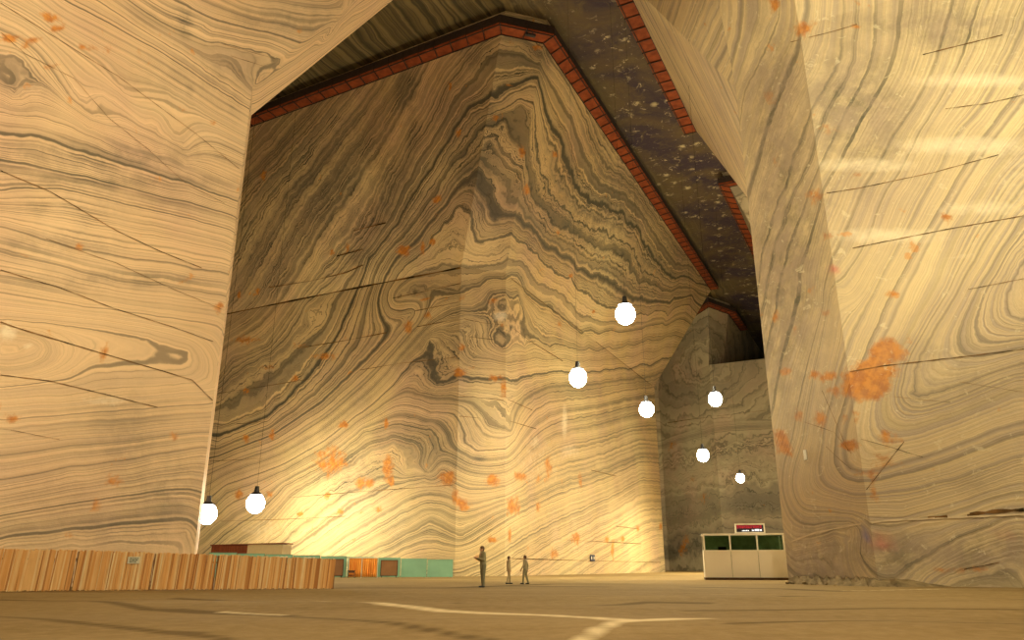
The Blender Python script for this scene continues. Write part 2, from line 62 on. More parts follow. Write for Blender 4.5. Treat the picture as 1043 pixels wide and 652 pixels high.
'blobs':[('rust',-20.21,84.14,11.94,1.95,-1.0,-0.13,0.12,-0.06,-1.4,0.8),('rust',-13.08,80.48,10.84,0.56,-0.29,-0.04,0.08,-0.04,-1.43,0.8),('rust',-16.07,82.02,9.38,0.58,-0.3,-0.03,0.04,-0.02,-0.52,1.0),('rust',-11.45,79.64,26.08,0.47,-0.24,-0.08,0.04,-0.02,-0.91,1.0),('rust',-32.57,90.49,21.34,0.44,-0.23,-0.05,0.05,-0.03,-0.37,1.0),('rust',-31.89,90.14,8.87,0.7,-0.36,-0.03,0.08,-0.04,-0.56,1.0),('rust',-27.54,87.91,8.78,0.53,-0.27,-0.02,0.04,-0.02,-0.33,1.0),('rust',-20.01,84.04,8.22,0.36,-0.19,-0.02,0.03,-0.01,-0.31,1.0),('rust',-23.41,85.79,6.37,0.5,-0.26,-0.02,0.02,-0.01,-0.21,1.0),('rust',-18.43,83.23,6.51,0.47,-0.24,-0.02,0.02,-0.01,-0.26,1.0),('rust',-13.95,80.93,6.55,0.45,-0.23,-0.02,0.01,-0.01,-0.25,1.0),('rust',-15.14,81.54,9.33,0.57,-0.29,-0.03,0.03,-0.01,-0.41,1.0),('rust',-12.66,80.27,9.4,0.45,-0.23,-0.02,0.03,-0.01,-0.5,1.0),('rust',-6.46,77.08,9.35,0.82,-0.42,-0.05,0.02,-0.01,-0.68,1.0),('rust',-5.7,76.69,7.58,0.2,-0.1,-0.01,0.02,-0.01,-0.95,1.0),('rust',-29.75,89.04,23.93,1.14,-0.59,-0.15,0.04,-0.02,-0.37,0.7),('rust',-21.9,85.01,24.19,1.57,-0.8,-0.22,0.04,-0.02,-0.48,0.7),('rust',-25.67,86.95,22.08,0.41,-0.21,-0.05,0.04,-0.02,-0.36,1.0),('rust',-13.56,80.73,15.47,0.23,-0.12,-0.02,0.04,-0.02,-0.64,1.0),('rust',-28.06,88.18,15.54,0.41,-0.21,-0.04,0.07,-0.03,-0.58,1.0),('rust',-31.79,90.09,15.39,0.43,-0.22,-0.04,0.06,-0.03,-0.47,1.0),('rust',-18.68,83.36,15.83,0.61,-0.31,-0.06,0.03,-0.01,-0.33,1.0),('rust',-33.45,90.94,27.98,2.1,-1.08,-0.32,0.09,-0.04,-0.65,0.7),('rust',-25.67,86.95,26.06,0.83,-0.42,-0.12,0.04,-0.02,-0.37,0.7),('rust',-4.81,76.86,6.74,0.76,0.29,0.02,0.01,0.0,-0.57,1.0),('rust',-1.94,77.94,9.25,0.69,0.26,0.03,0.0,0.0,-0.59,1.0),('rust',-1.72,78.02,19.9,0.62,0.23,0.06,0.0,0.0,-0.32,1.0),('rust',-0.88,78.33,19.01,0.31,0.12,0.03,0.0,0.0,-0.95,1.0),('rust',-2.09,77.88,28.45,0.53,0.2,0.07,0.0,0.0,-0.23,1.0),('rust',0.15,80.21,6.8,0.62,1.31,0.1,-0.0,-0.0,-0.89,1.0),('rust',0.89,81.77,10.07,0.65,1.38,0.15,-0.0,-0.0,-0.41,1.0),('rust',2.91,86.03,10.23,0.36,0.75,0.08,-0.01,-0.01,-0.54,0.6),('rust',4.15,88.63,11.63,0.51,1.08,0.13,-0.02,-0.05,-1.35,0.8),('rust',8.72,98.25,11.31,0.31,0.65,0.07,-0.04,-0.08,-1.11,0.8),('rust',2.88,85.95,7.12,0.35,0.74,0.05,-0.01,-0.01,-0.53,0.7),('rust',7.89,96.51,4.25,0.59,1.24,0.04,-0.02,-0.05,-0.69,1.0),('rust',4.74,89.87,2.3,0.51,1.07,0.02,-0.01,-0.02,-0.53,0.8),('rust',19.47,120.88,6.56,0.35,0.73,0.03,-0.05,-0.1,-0.59,1.0),('rust',12.89,107.03,4.49,0.36,0.76,0.03,-0.03,-0.06,-0.51,1.0),('rust',15.93,113.42,4.71,0.4,0.85,0.03,-0.03,-0.06,-0.41,1.0),('rust',25.31,133.17,7.46,0.42,0.88,0.04,-0.07,-0.14,-0.65,1.0),('rust',13.91,109.17,3.13,0.37,0.79,0.02,-0.06,-0.12,-1.04,1.0),('rust',-0.25,79.37,3.94,0.15,0.31,0.01,0.0,0.0,-0.67,1.0),('rust',-1.9,77.96,3.41,0.48,0.18,0.01,0.0,0.0,-0.28,1.0),('rust',-3.31,77.43,1.64,0.38,0.14,0.0,0.0,0.0,-0.27,1.0),('rust',-1.01,78.29,25.88,0.32,0.12,0.04,0.0,0.0,-0.22,1.0),('rust',-5.33,76.67,22.76,0.3,0.11,0.03,0.01,0.0,-0.43,0.8),('rust',-5.34,76.67,28.47,0.21,0.08,0.03,0.01,0.0,-0.45,0.8),('rust',1.12,72.46,43.74,0.43,0.12,0.07,0.0,0.31,-0.54,1.0),('rust',-8.29,75.22,39.47,0.45,-0.2,-0.1,-0.0,0.15,-0.4,1.0),('rust',-12.29,78.96,34.97,0.71,-0.32,-0.14,-0.0,0.2,-0.52,1.0),('rust',-10.05,77.89,34.75,0.35,-0.15,-0.07,-0.0,0.27,-0.72,1.0),('rust',-1.73,69.97,46.42,0.31,0.07,0.05,-0.0,0.15,-0.27,1.0),('rust',-5.8,71.61,45.65,0.33,-0.14,-0.09,-0.0,0.15,-0.39,1.0),('rust',2.67,67.52,53.51,0.63,0.14,0.11,0.0,0.24,-0.44,0.6),('rust',0.36,66.77,53.54,0.62,0.14,0.11,0.0,0.19,-0.35,0.5),('rust',-6.78,70.27,50.56,0.22,-0.09,-0.06,-0.0,0.15,-0.39,1.0),('rust',-31.22,84.49,47.64,0.45,-0.21,-0.11,0.0,0.19,-0.59,0.8),('rust',4.96,77.51,46.34,0.38,0.51,0.3,0.01,0.31,-0.33,0.8),('rust',1.7,75.59,40.87,0.34,0.48,0.25,0.01,0.45,-0.5,0.8),('rust',-35.0,90.98,34.02,0.3,-0.14,-0.05,-0.01,0.14,-0.35,1.0),('rust',-32.15,89.56,33.9,0.3,-0.13,-0.05,-0.01,0.13,-0.35,1.0),('rust',-21.59,83.15,36.52,0.26,-0.12,-0.05,-0.0,0.13,-0.33,1.0),('rust',-19.36,81.96,36.64,0.26,-0.11,-0.05,-0.0,0.16,-0.43,1.0),('rust',-4.28,77.06,20.72,0.3,0.11,0.03,0.01,0.0,-0.32,0.7),('rust',-5.58,76.63,20.08,0.53,-0.27,-0.07,0.01,-0.0,-0.42,1.0),('rust',7.71,91.52,36.8,0.29,0.45,0.18,0.01,0.19,-0.2,1.0),('rust',5.72,84.77,39.82,0.27,0.39,0.18,0.01,0.17,-0.18,1.0),('rust',11.6,101.3,35.12,0.34,0.54,0.18,0.02,0.24,-0.21,1.0),('rust',6.14,92.82,30.65,0.3,0.62,0.2,-0.01,-0.02,-0.4,0.7),('rust',-9.95,78.87,29.03,1.04,-0.53,-0.19,0.01,-0.0,-0.23,0.7),('rust',-9.18,78.48,26.96,0.46,-0.23,-0.08,0.02,-0.01,-0.57,0.7),('rust',-8.89,77.11,35.23,0.34,-0.15,-0.07,-0.0,0.12,-0.3,1.0),('gray',10.81,90.29,45.48,11.02,15.82,7.82,0.32,4.49,-4.4,0.75),('gray',-3.31,71.12,43.54,5.19,-2.18,-1.3,-0.01,2.21,-5.86,0.7),('gray',-22.45,80.48,45.16,11.33,-5.27,-2.9,0.01,2.87,-8.93,0.6),('gray',-13.57,77.37,40.94,5.84,-2.51,-1.3,-0.05,2.37,-6.24,0.6),('gray',21.63,111.62,46.53,10.05,15.21,6.22,0.5,4.09,-3.49,0.7),('gray',-33.92,88.5,39.77,8.75,-4.2,-1.84,0.01,1.91,-5.95,0.5),('gray',-8.23,77.99,12.63,4.66,-2.39,-0.36,0.1,-0.05,-2.99,0.5),('gray',-7.99,77.87,21.47,3.24,-1.66,-0.44,0.1,-0.05,-3.21,0.6),('gray',-25.73,86.98,22.68,7.84,-4.03,-1.01,0.49,-0.25,-4.75,0.35),('gray',-4.38,77.03,26.69,5.3,1.98,0.66,0.05,0.02,-3.29,0.3),('gray',-18.29,83.16,10.75,5.24,-2.69,-0.32,0.16,-0.08,-2.1,0.5),('gray',-32.7,90.56,22.34,7.1,-3.64,-0.86,0.41,-0.21,-3.1,0.4),('gray',1.94,67.93,52.33,2.66,0.6,0.45,0.01,1.2,-2.21,0.6),('gray',-11.15,74.21,46.02,1.16,-0.49,-0.3,-0.03,1.74,-4.59,0.5),('gray',-13.58,77.76,39.91,1.91,-0.83,-0.41,-0.02,0.87,-2.29,0.6),('gray',-17.33,81.47,35.18,2.25,-1.0,-0.42,-0.01,0.49,-1.28,0.6),('gray',-11.71,72.62,51.32,1.64,-0.74,-0.51,0.0,0.74,-2.31,0.7),('gray',-3.29,67.83,52.26,2.93,-1.17,-0.89,-0.0,0.58,-1.54,0.5),('gray',-0.16,67.08,52.67,3.14,0.7,0.54,-0.0,0.66,-1.22,0.35),('gray',8.55,87.05,43.87,3.37,4.84,2.39,0.08,1.48,-1.49,0.5),('gray',3.84,79.51,41.41,1.78,2.52,1.29,0.04,1.61,-1.74,0.6),('gray',13.6,98.02,43.2,4.66,6.96,3.0,0.09,1.09,-1.04,0.6),('gray',-0.16,71.34,44.87,1.06,0.29,0.18,-0.0,1.27,-2.25,0.35),('gray',11.14,85.25,52.02,2.38,3.21,1.92,0.19,2.6,-2.52,0.3),('gray',-3.35,74.02,38.02,0.42,0.11,0.05,-0.01,0.7,-1.3,0.8),('gray',-29.87,89.11,22.6,1.42,-0.73,-0.18,0.07,-0.04,-0.62,0.4),('gray',-1.77,74.73,37.79,0.53,0.16,0.08,-0.01,0.73,-1.3,0.8),('gray',18.28,118.37,21.03,7.81,16.44,2.8,-0.38,-0.79,-5.44,0.3),('gray',24.04,130.5,31.81,4.57,9.61,2.28,-0.48,-1.0,-5.47,0.3),('gray',8.96,98.76,22.94,6.44,13.55,3.03,-0.05,-0.1,-1.35,0.3),('gray',-3.34,77.41,11.45,0.59,0.22,0.03,0.0,0.0,-0.3,0.7),('pale',-1.23,78.21,26.86,0.75,0.28,0.09,0.0,0.0,-0.56,0.9),('pale',6.56,93.7,18.06,0.44,0.92,0.17,-0.06,-0.12,-2.23,0.7),('pale',7.19,95.02,14.59,1.82,3.84,0.55,-0.03,-0.07,-1.23,0.5),('pale',2.6,85.38,14.3,0.72,1.52,0.24,-0.01,-0.02,-0.89,0.5),('pale',3.92,88.14,12.47,5.69,11.97,1.58,-0.07,-0.14,-4.44,0.35),('pale',-27.72,88.0,4.8,7.54,-3.87,-0.17,0.32,-0.16,-2.63,0.35),('pale',-12.18,80.02,4.44,6.26,-3.22,-0.14,0.15,-0.08,-2.87,0.25)]},'left':{'pts':[(-23.7,30.6,19.8,0),(-23.3,31.5,20.3,0),(-22.8,32.4,20.7,0),(-22.5,33.1,20.8,0),(-22.2,33.8,20.9,0),(-21.8,34.5,21.1,0),(-21.4,35.4,21.3,0),(-21.0,36.1,21.4,0),(-20.6,36.8,21.6,0),(-20.1,37.8,21.8,0),(-19.6,38.9,22.0,0),(-18.9,40.3,22.3,0),(-18.5,41.2,22.4,0),(-18.0,42.1,22.6,0),(-17.5,43.1,22.8,0),(-23.7,30.7,19.3,-2),(-23.3,31.4,19.6,-2),(-23.0,32.0,20.0,-2),(-22.7,32.7,20.2,-2),(-22.3,33.5,20.3,-2),(-21.9,34.2,20.5,-2),(-21.6,35.0,20.6,-2),(-21.2,35.7,20.8,-2),(-20.7,36.6,20.9,-2),(-20.3,37.5,21.1,-2),(-19.8,38.5,21.3,-2),(-19.4,39.3,21.6,-2),(-18.9,40.2,22.0,-2),(-18.5,41.1,22.1,-2),(-18.0,42.1,22.3,-2),(-17.5,43.1,22.4,-2),(-23.6,30.8,18.7,-4),(-23.2,31.7,19.1,-4),(-22.8,32.4,19.2,-4),(-22.5,33.1,19.4,-4),(-22.1,33.9,19.6,-4),(-21.7,34.7,19.9,-4),(-21.3,35.4,20.0,-4),(-20.9,36.2,20.2,-4),(-20.5,37.0,20.4,-4),(-20.1,37.8,20.6,-4),(-19.7,38.7,20.8,-4),(-19.2,39.6,21.1,-4),(-18.7,40.7,21.3,-4),(-18.1,41.8,21.5,-4),(-17.5,43.1,21.8,-4),(-23.5,31.1,17.2,-7),(-23.2,31.6,17.6,-7),(-22.9,32.2,18.0,-7),(-22.6,32.8,18.3,-7),(-22.3,33.4,18.7,-7),(-22.0,34.0,18.8,-7),(-21.7,34.6,18.9,-7),(-21.3,35.4,19.1,-7),(-20.9,36.3,19.3,-7),(-20.5,37.1,19.5,-7),(-20.1,37.9,19.7,-7),(-19.7,38.7,19.9,-7),(-19.3,39.6,20.2,-7),(-18.8,40.5,20.4,-7),(-18.2,41.7,20.6,-7),(-17.5,43.0,20.8,-7),(-23.3,31.4,15.6,-12),(-23.0,32.0,15.6,-12),(-22.7,32.6,15.7,-12),(-22.4,33.3,15.7,-12),(-22.0,34.0,15.8,-12),(-21.6,34.8,15.9,-12),(-21.2,35.7,16.1,-12),(-20.7,36.7,16.3,-12),(-20.3,37.5,16.5,-12),(-19.9,38.2,16.7,-12),(-19.5,39.1,17.0,-12),(-19.0,40.0,17.2,-12),(-18.6,41.0,17.4,-12),(-18.0,42.0,17.6,-12),(-17.5,43.1,17.9,-12),(-23.2,31.6,14.5,-15),(-23.0,32.2,14.5,-15),(-22.7,32.7,14.6,-15),(-22.4,33.3,14.7,-15),(-22.1,33.9,14.8,-15),(-21.8,34.5,14.9,-15),(-21.4,35.2,14.9,-15),(-21.0,36.0,15.0,-15),(-20.6,36.9,15.1,-15),(-20.2,37.7,15.3,-15),(-19.8,38.5,15.5,-15),(-19.3,39.4,15.8,-15),(-18.9,40.3,15.9,-15),(-18.4,41.2,16.1,-15),(-18.0,42.2,16.3,-15),(-17.5,43.1,16.5,-15),(-23.0,32.0,12.6,-20),(-22.8,32.5,12.7,-20),(-22.5,33.1,12.8,-20),(-22.2,33.7,12.9,-20),(-21.9,34.3,13.0,-20),(-21.6,34.9,13.1,-20),(-21.3,35.6,13.2,-20),(-20.9,36.2,13.3,-20),(-20.6,36.9,13.5,-20),(-20.2,37.7,13.6,-20),(-19.8,38.5,13.8,-20),(-19.4,39.3,13.9,-20),(-18.9,40.2,14.1,-20),(-18.5,41.2,14.3,-20),(-18.0,42.1,14.5,-20),(-17.5,43.1,14.6,-20),(-22.9,32.2,11.3,-24),(-22.6,32.8,11.5,-24),(-22.3,33.4,11.6,-24),(-22.0,34.0,11.8,-24),(-21.7,34.6,11.9,-24),(-21.4,35.3,12.1,-24),(-21.1,36.0,12.3,-24),(-20.7,36.7,12.4,-24),(-20.3,37.4,12.4,-24),(-20.0,38.1,12.5,-24),(-19.6,38.9,12.6,-24),(-19.1,40.0,12.6,-24),(-18.5,41.1,12.5,-24),(-18.4,41.3,12.4,-24),(-18.5,41.0,12.1,-24),(-19.0,40.1,11.8,-24),(-19.4,39.3,11.5,-24),(-19.8,38.5,11.2,-24),(-20.2,37.7,10.8,-24),(-20.5,37.0,10.5,-24),(-20.9,36.3,10.2,-24),(-21.2,35.6,9.7,-24),(-21.6,34.9,9.3,-24),(-21.9,34.4,9.1,-24),(-22.1,33.8,8.9,-24),(-22.4,33.3,8.7,-24),(-22.7,32.7,8.5,-24),(-22.9,32.3,10.6,-30),(-22.6,33.0,10.6,-30),(-22.2,33.6,10.7,-30),(-22.1,33.8,10.5,-30),(-22.5,33.0,10.0,-30),(-22.8,32.5,9.7,-30),(-22.6,32.9,7.6,-22),(-22.3,33.4,7.8,-22),(-22.1,34.0,7.9,-22),(-21.8,34.5,8.1,-22),(-21.5,35.1,8.2,-22),(-21.2,35.7,8.4,-22),(-20.9,36.3,8.6,-22),(-20.6,37.0,8.8,-22),(-20.2,37.6,9.1,-22),(-19.9,38.3,9.3,-22),(-19.5,39.1,9.5,-22),(-19.1,39.8,9.8,-22),(-18.7,40.6,10.0,-22),(-18.3,41.5,10.3,-22),(-17.9,42.3,10.5,-22),(-17.4,43.3,10.8,-22),(-22.5,33.1,6.5,-18),(-22.2,33.6,6.6,-18),(-22.0,34.2,6.8,-18),(-21.7,34.7,6.9,-18),(-21.4,35.3,7.1,-18),(-21.1,35.9,7.3,-18),(-20.8,36.5,7.4,-18),(-20.5,37.1,7.6,-18),(-20.1,37.8,7.7,-18),(-19.8,38.5,7.9,-18),(-19.4,39.2,8.1,-18),(-19.1,39.9,8.3,-18),(-18.7,40.7,8.5,-18),(-18.3,41.5,8.7,-18),(-17.9,42.3,8.9,-18),(-17.5,43.2,9.1,-18),(-22.3,33.5,4.1,-11),(-22.0,34.1,4.3,-11),(-21.7,34.6,4.5,-11),(-21.4,35.2,4.7,-11),(-21.1,35.8,4.9,-11),(-20.9,36.4,5.1,-11),(-20.5,37.0,5.2,-11),(-20.2,37.6,5.4,-11),(-19.9,38.3,5.6,-11),(-19.6,38.9,5.7,-11),(-19.2,39.7,6.0,-11),(-18.8,40.5,6.3,-11),(-18.4,41.3,6.5,-11),(-17.9,42.2,6.8,-11),(-17.5,43.1,7.1,-11),(-22.1,34.0,1.7,-3),(-21.8,34.5,1.8,-3),(-21.5,35.0,1.9,-3),(-21.2,35.6,1.9,-3),(-20.9,36.2,2.0,-3),(-20.7,36.8,2.1,-3),(-20.3,37.4,2.1,-3),(-20.0,38.0,2.2,-3),(-19.7,38.7,2.3,-3),(-19.3,39.5,2.4,-3),(-18.9,40.2,2.4,-3),(-18.5,41.0,2.5,-3),(-18.1,41.8,2.6,-3),(-17.7,42.7,2.7,-3),(-23.9,30.3,21.8,3),(-23.4,31.3,22.1,3),(-23.2,31.6,22.5,3),(-22.8,32.6,22.7,3),(-22.5,33.1,22.7,3),(-22.2,33.7,22.7,3),(-21.8,34.5,22.7,3),(-21.4,35.3,22.8,3),(-21.0,36.2,22.9,3),(-20.4,37.2,23.2,3),(-19.9,38.4,23.6,3),(-19.5,39.1,23.7,3),(-19.1,40.0,23.8,3),(-18.6,40.8,23.9,3),(-18.2,41.7,24.0,3),(-17.8,42.6,24.1,3),(-23.8,30.4,21.0,1.5),(-23.5,31.0,21.3,1.5),(-23.3,31.5,21.5,1.5),(-23.1,31.9,21.8,1.5),(-22.7,32.7,21.9,1.5),(-22.3,33.5,22.1,1.5),(-22.0,34.1,22.1,1.5),(-21.6,34.8,22.2,1.5),(-21.3,35.5,22.2,1.5),(-20.9,36.3,22.3,1.5),(-20.5,37.1,22.5,1.5),(-20.1,37.9,22.6,1.5),(-19.7,38.8,22.8,1.5),(-19.2,39.7,22.9,1.5),(-18.7,40.7,23.0,1.5),(-18.2,41.7,23.1,1.5),(-17.7,42.7,23.3,1.5),(-24.1,29.9,23.8,6),(-23.7,30.6,24.2,6),(-23.4,31.2,23.6,6),(-23.3,31.4,23.0,6),(-23.6,30.9,22.2,6),(-23.9,30.2,22.1,6),(-22.7,32.6,23.9,8),(-22.5,33.1,23.4,8),(-22.2,33.7,23.3,8),(-21.9,34.3,23.2,8),(-21.5,35.0,23.5,8),(-21.8,34.4,24.0,8),(-21.7,34.7,24.5,8),(-21.3,35.5,24.2,8),(-20.7,36.6,24.1,8),(-20.4,37.4,24.7,8),(-21.6,34.9,24.6,9),(-21.4,35.3,25.0,9),(-21.1,35.9,24.7,9),(-20.8,36.5,24.5,9),(-20.5,37.1,24.4,9),(-20.1,37.8,24.3,9),(-19.8,38.6,24.3,9),(-19.4,39.4,24.2,9),(-23.0,32.0,26.5,11),(-22.7,32.7,26.5,11),(-22.4,33.3,26.5,11),(-22.0,34.0,26.5,11),(-21.8,34.5,26.2,11),(-21.5,35.1,25.9,11),(-21.2,35.6,25.6,11),(-20.8,36.4,26.4,11),(-20.1,37.8,27.2,11),(-19.7,38.7,27.3,11),(-19.2,39.7,27.4,11),(-18.8,40.5,27.4,11),(-18.3,41.4,27.5,11),(-23.1,31.9,28.6,16),(-22.7,32.7,28.8,16),(-22.3,33.5,28.9,16),(-21.9,34.3,29.1,16),(-21.5,35.1,29.2,16),(-21.1,35.9,29.3,16),(-20.7,36.7,29.5,16),(-20.3,37.4,29.5,16),(-19.9,38.2,29.5,16),(-19.5,39.0,29.6,16),(-19.1,39.9,29.6,16),(-18.6,40.9,29.7,16),(-18.1,42.0,29.8,16),(-17.5,43.1,29.8,16),(-22.3,33.4,29.9,18),(-22.0,34.0,29.9,18),(-21.7,34.7,30.0,18),(-21.4,35.4,30.0,18),(-21.0,36.0,30.0,18),(-20.7,36.8,30.1,18),(-20.3,37.5,30.1,18),(-19.9,38.2,30.2,18),(-19.5,39.0,30.2,18),(-19.1,40.0,30.2,18),(-18.6,41.0,30.2,18),(-18.0,42.0,30.2,18),(-17.5,43.1,30.2,18),(-23.9,30.2,27.2,12),(-23.6,30.8,27.2,12),(-23.3,31.4,27.2,12),(-23.0,32.1,27.2,12),(-22.7,32.7,27.2,12),(-22.3,33.5,27.3,12),(-21.9,34.4,27.4,12),(-21.5,35.1,27.5,12),(-21.1,35.8,27.5,12),(-20.7,36.6,27.6,12),(-20.3,37.4,27.6,12),(-19.9,38.4,27.7,12),(-19.4,39.3,27.8,12),(-18.9,40.3,27.8,12),(-18.4,41.4,27.9,12),(-20.6,36.8,32.2,22),(-20.1,37.5,32.4,22),(-19.7,38.2,32.6,22),(-19.2,38.9,32.9,22),(-18.9,39.6,32.8,22),(-18.3,40.4,33.3,22),(-17.7,41.3,33.7,22),(-17.0,42.2,34.2,22),(-20.2,36.9,33.0,24),(-19.7,37.6,33.2,24),(-19.3,38.3,33.3,24),(-18.8,39.1,33.5,24),(-18.3,39.9,33.9,24),(-17.7,40.7,34.3,24),(-17.1,41.5,34.7,24),(-16.5,42.3,35.1,24),(-15.9,43.2,35.5,24),(-15.3,44.1,35.9,24),(-18.7,40.3,32.6,20),(-18.0,41.2,32.9,20),(-17.4,42.1,33.3,20),(-16.7,43.1,33.8,20),(-16.1,44.2,34.2,20),(-19.2,38.0,33.9,27),(-18.7,38.7,34.2,27),(-18.2,39.5,34.5,27),(-17.7,40.3,34.8,27),(-17.1,41.1,35.1,27),(-16.5,42.0,35.6,27),(-15.7,43.0,36.2,27),(-15.0,44.0,36.7,27),(-14.2,45.0,37.4,27),(-13.7,47.3,39.0,27),(-17.5,40.0,35.7,30),(-16.9,40.8,36.1,30),(-16.2,41.6,36.6,30),(-15.6,42.4,37.2,30),(-14.9,43.3,37.7,30),(-14.2,44.2,38.3,30),(-13.4,45.2,38.9,30),(-12.8,46.8,40.0,30),(-17.4,44.1,32.4,21),(-16.9,44.5,33.4,21),(-16.3,45.0,34.4,21),(-15.7,45.5,35.4,21),(-15.0,46.0,36.5,21),(-14.4,46.4,37.7,21),(-13.7,46.9,38.9,21),(-12.9,47.4,40.1,21),(-12.2,48.0,41.4,21),(-18.0,45.4,32.3,18),(-17.3,46.1,33.5,18),(-16.6,46.9,34.9,18),(-15.8,47.7,36.3,18),(-15.2,48.1,37.4,18),(-14.5,48.6,38.5,18),(-13.9,49.1,39.7,18),(-13.2,49.7,40.9,18),(-12.4,50.2,42.2,18),(-11.7,50.7,43.5,18),(-18.5,46.9,32.2,15),(-17.9,47.5,33.3,15),(-17.3,48.0,34.5,15),(-16.6,48.6,35.7,15),(-13.8,50.3,40.3,15),(-13.1,50.7,41.5,15),(-12.4,51.2,42.8,15),(-11.6,51.6,44.0,15),(-10.8,52.0,45.3,15)],
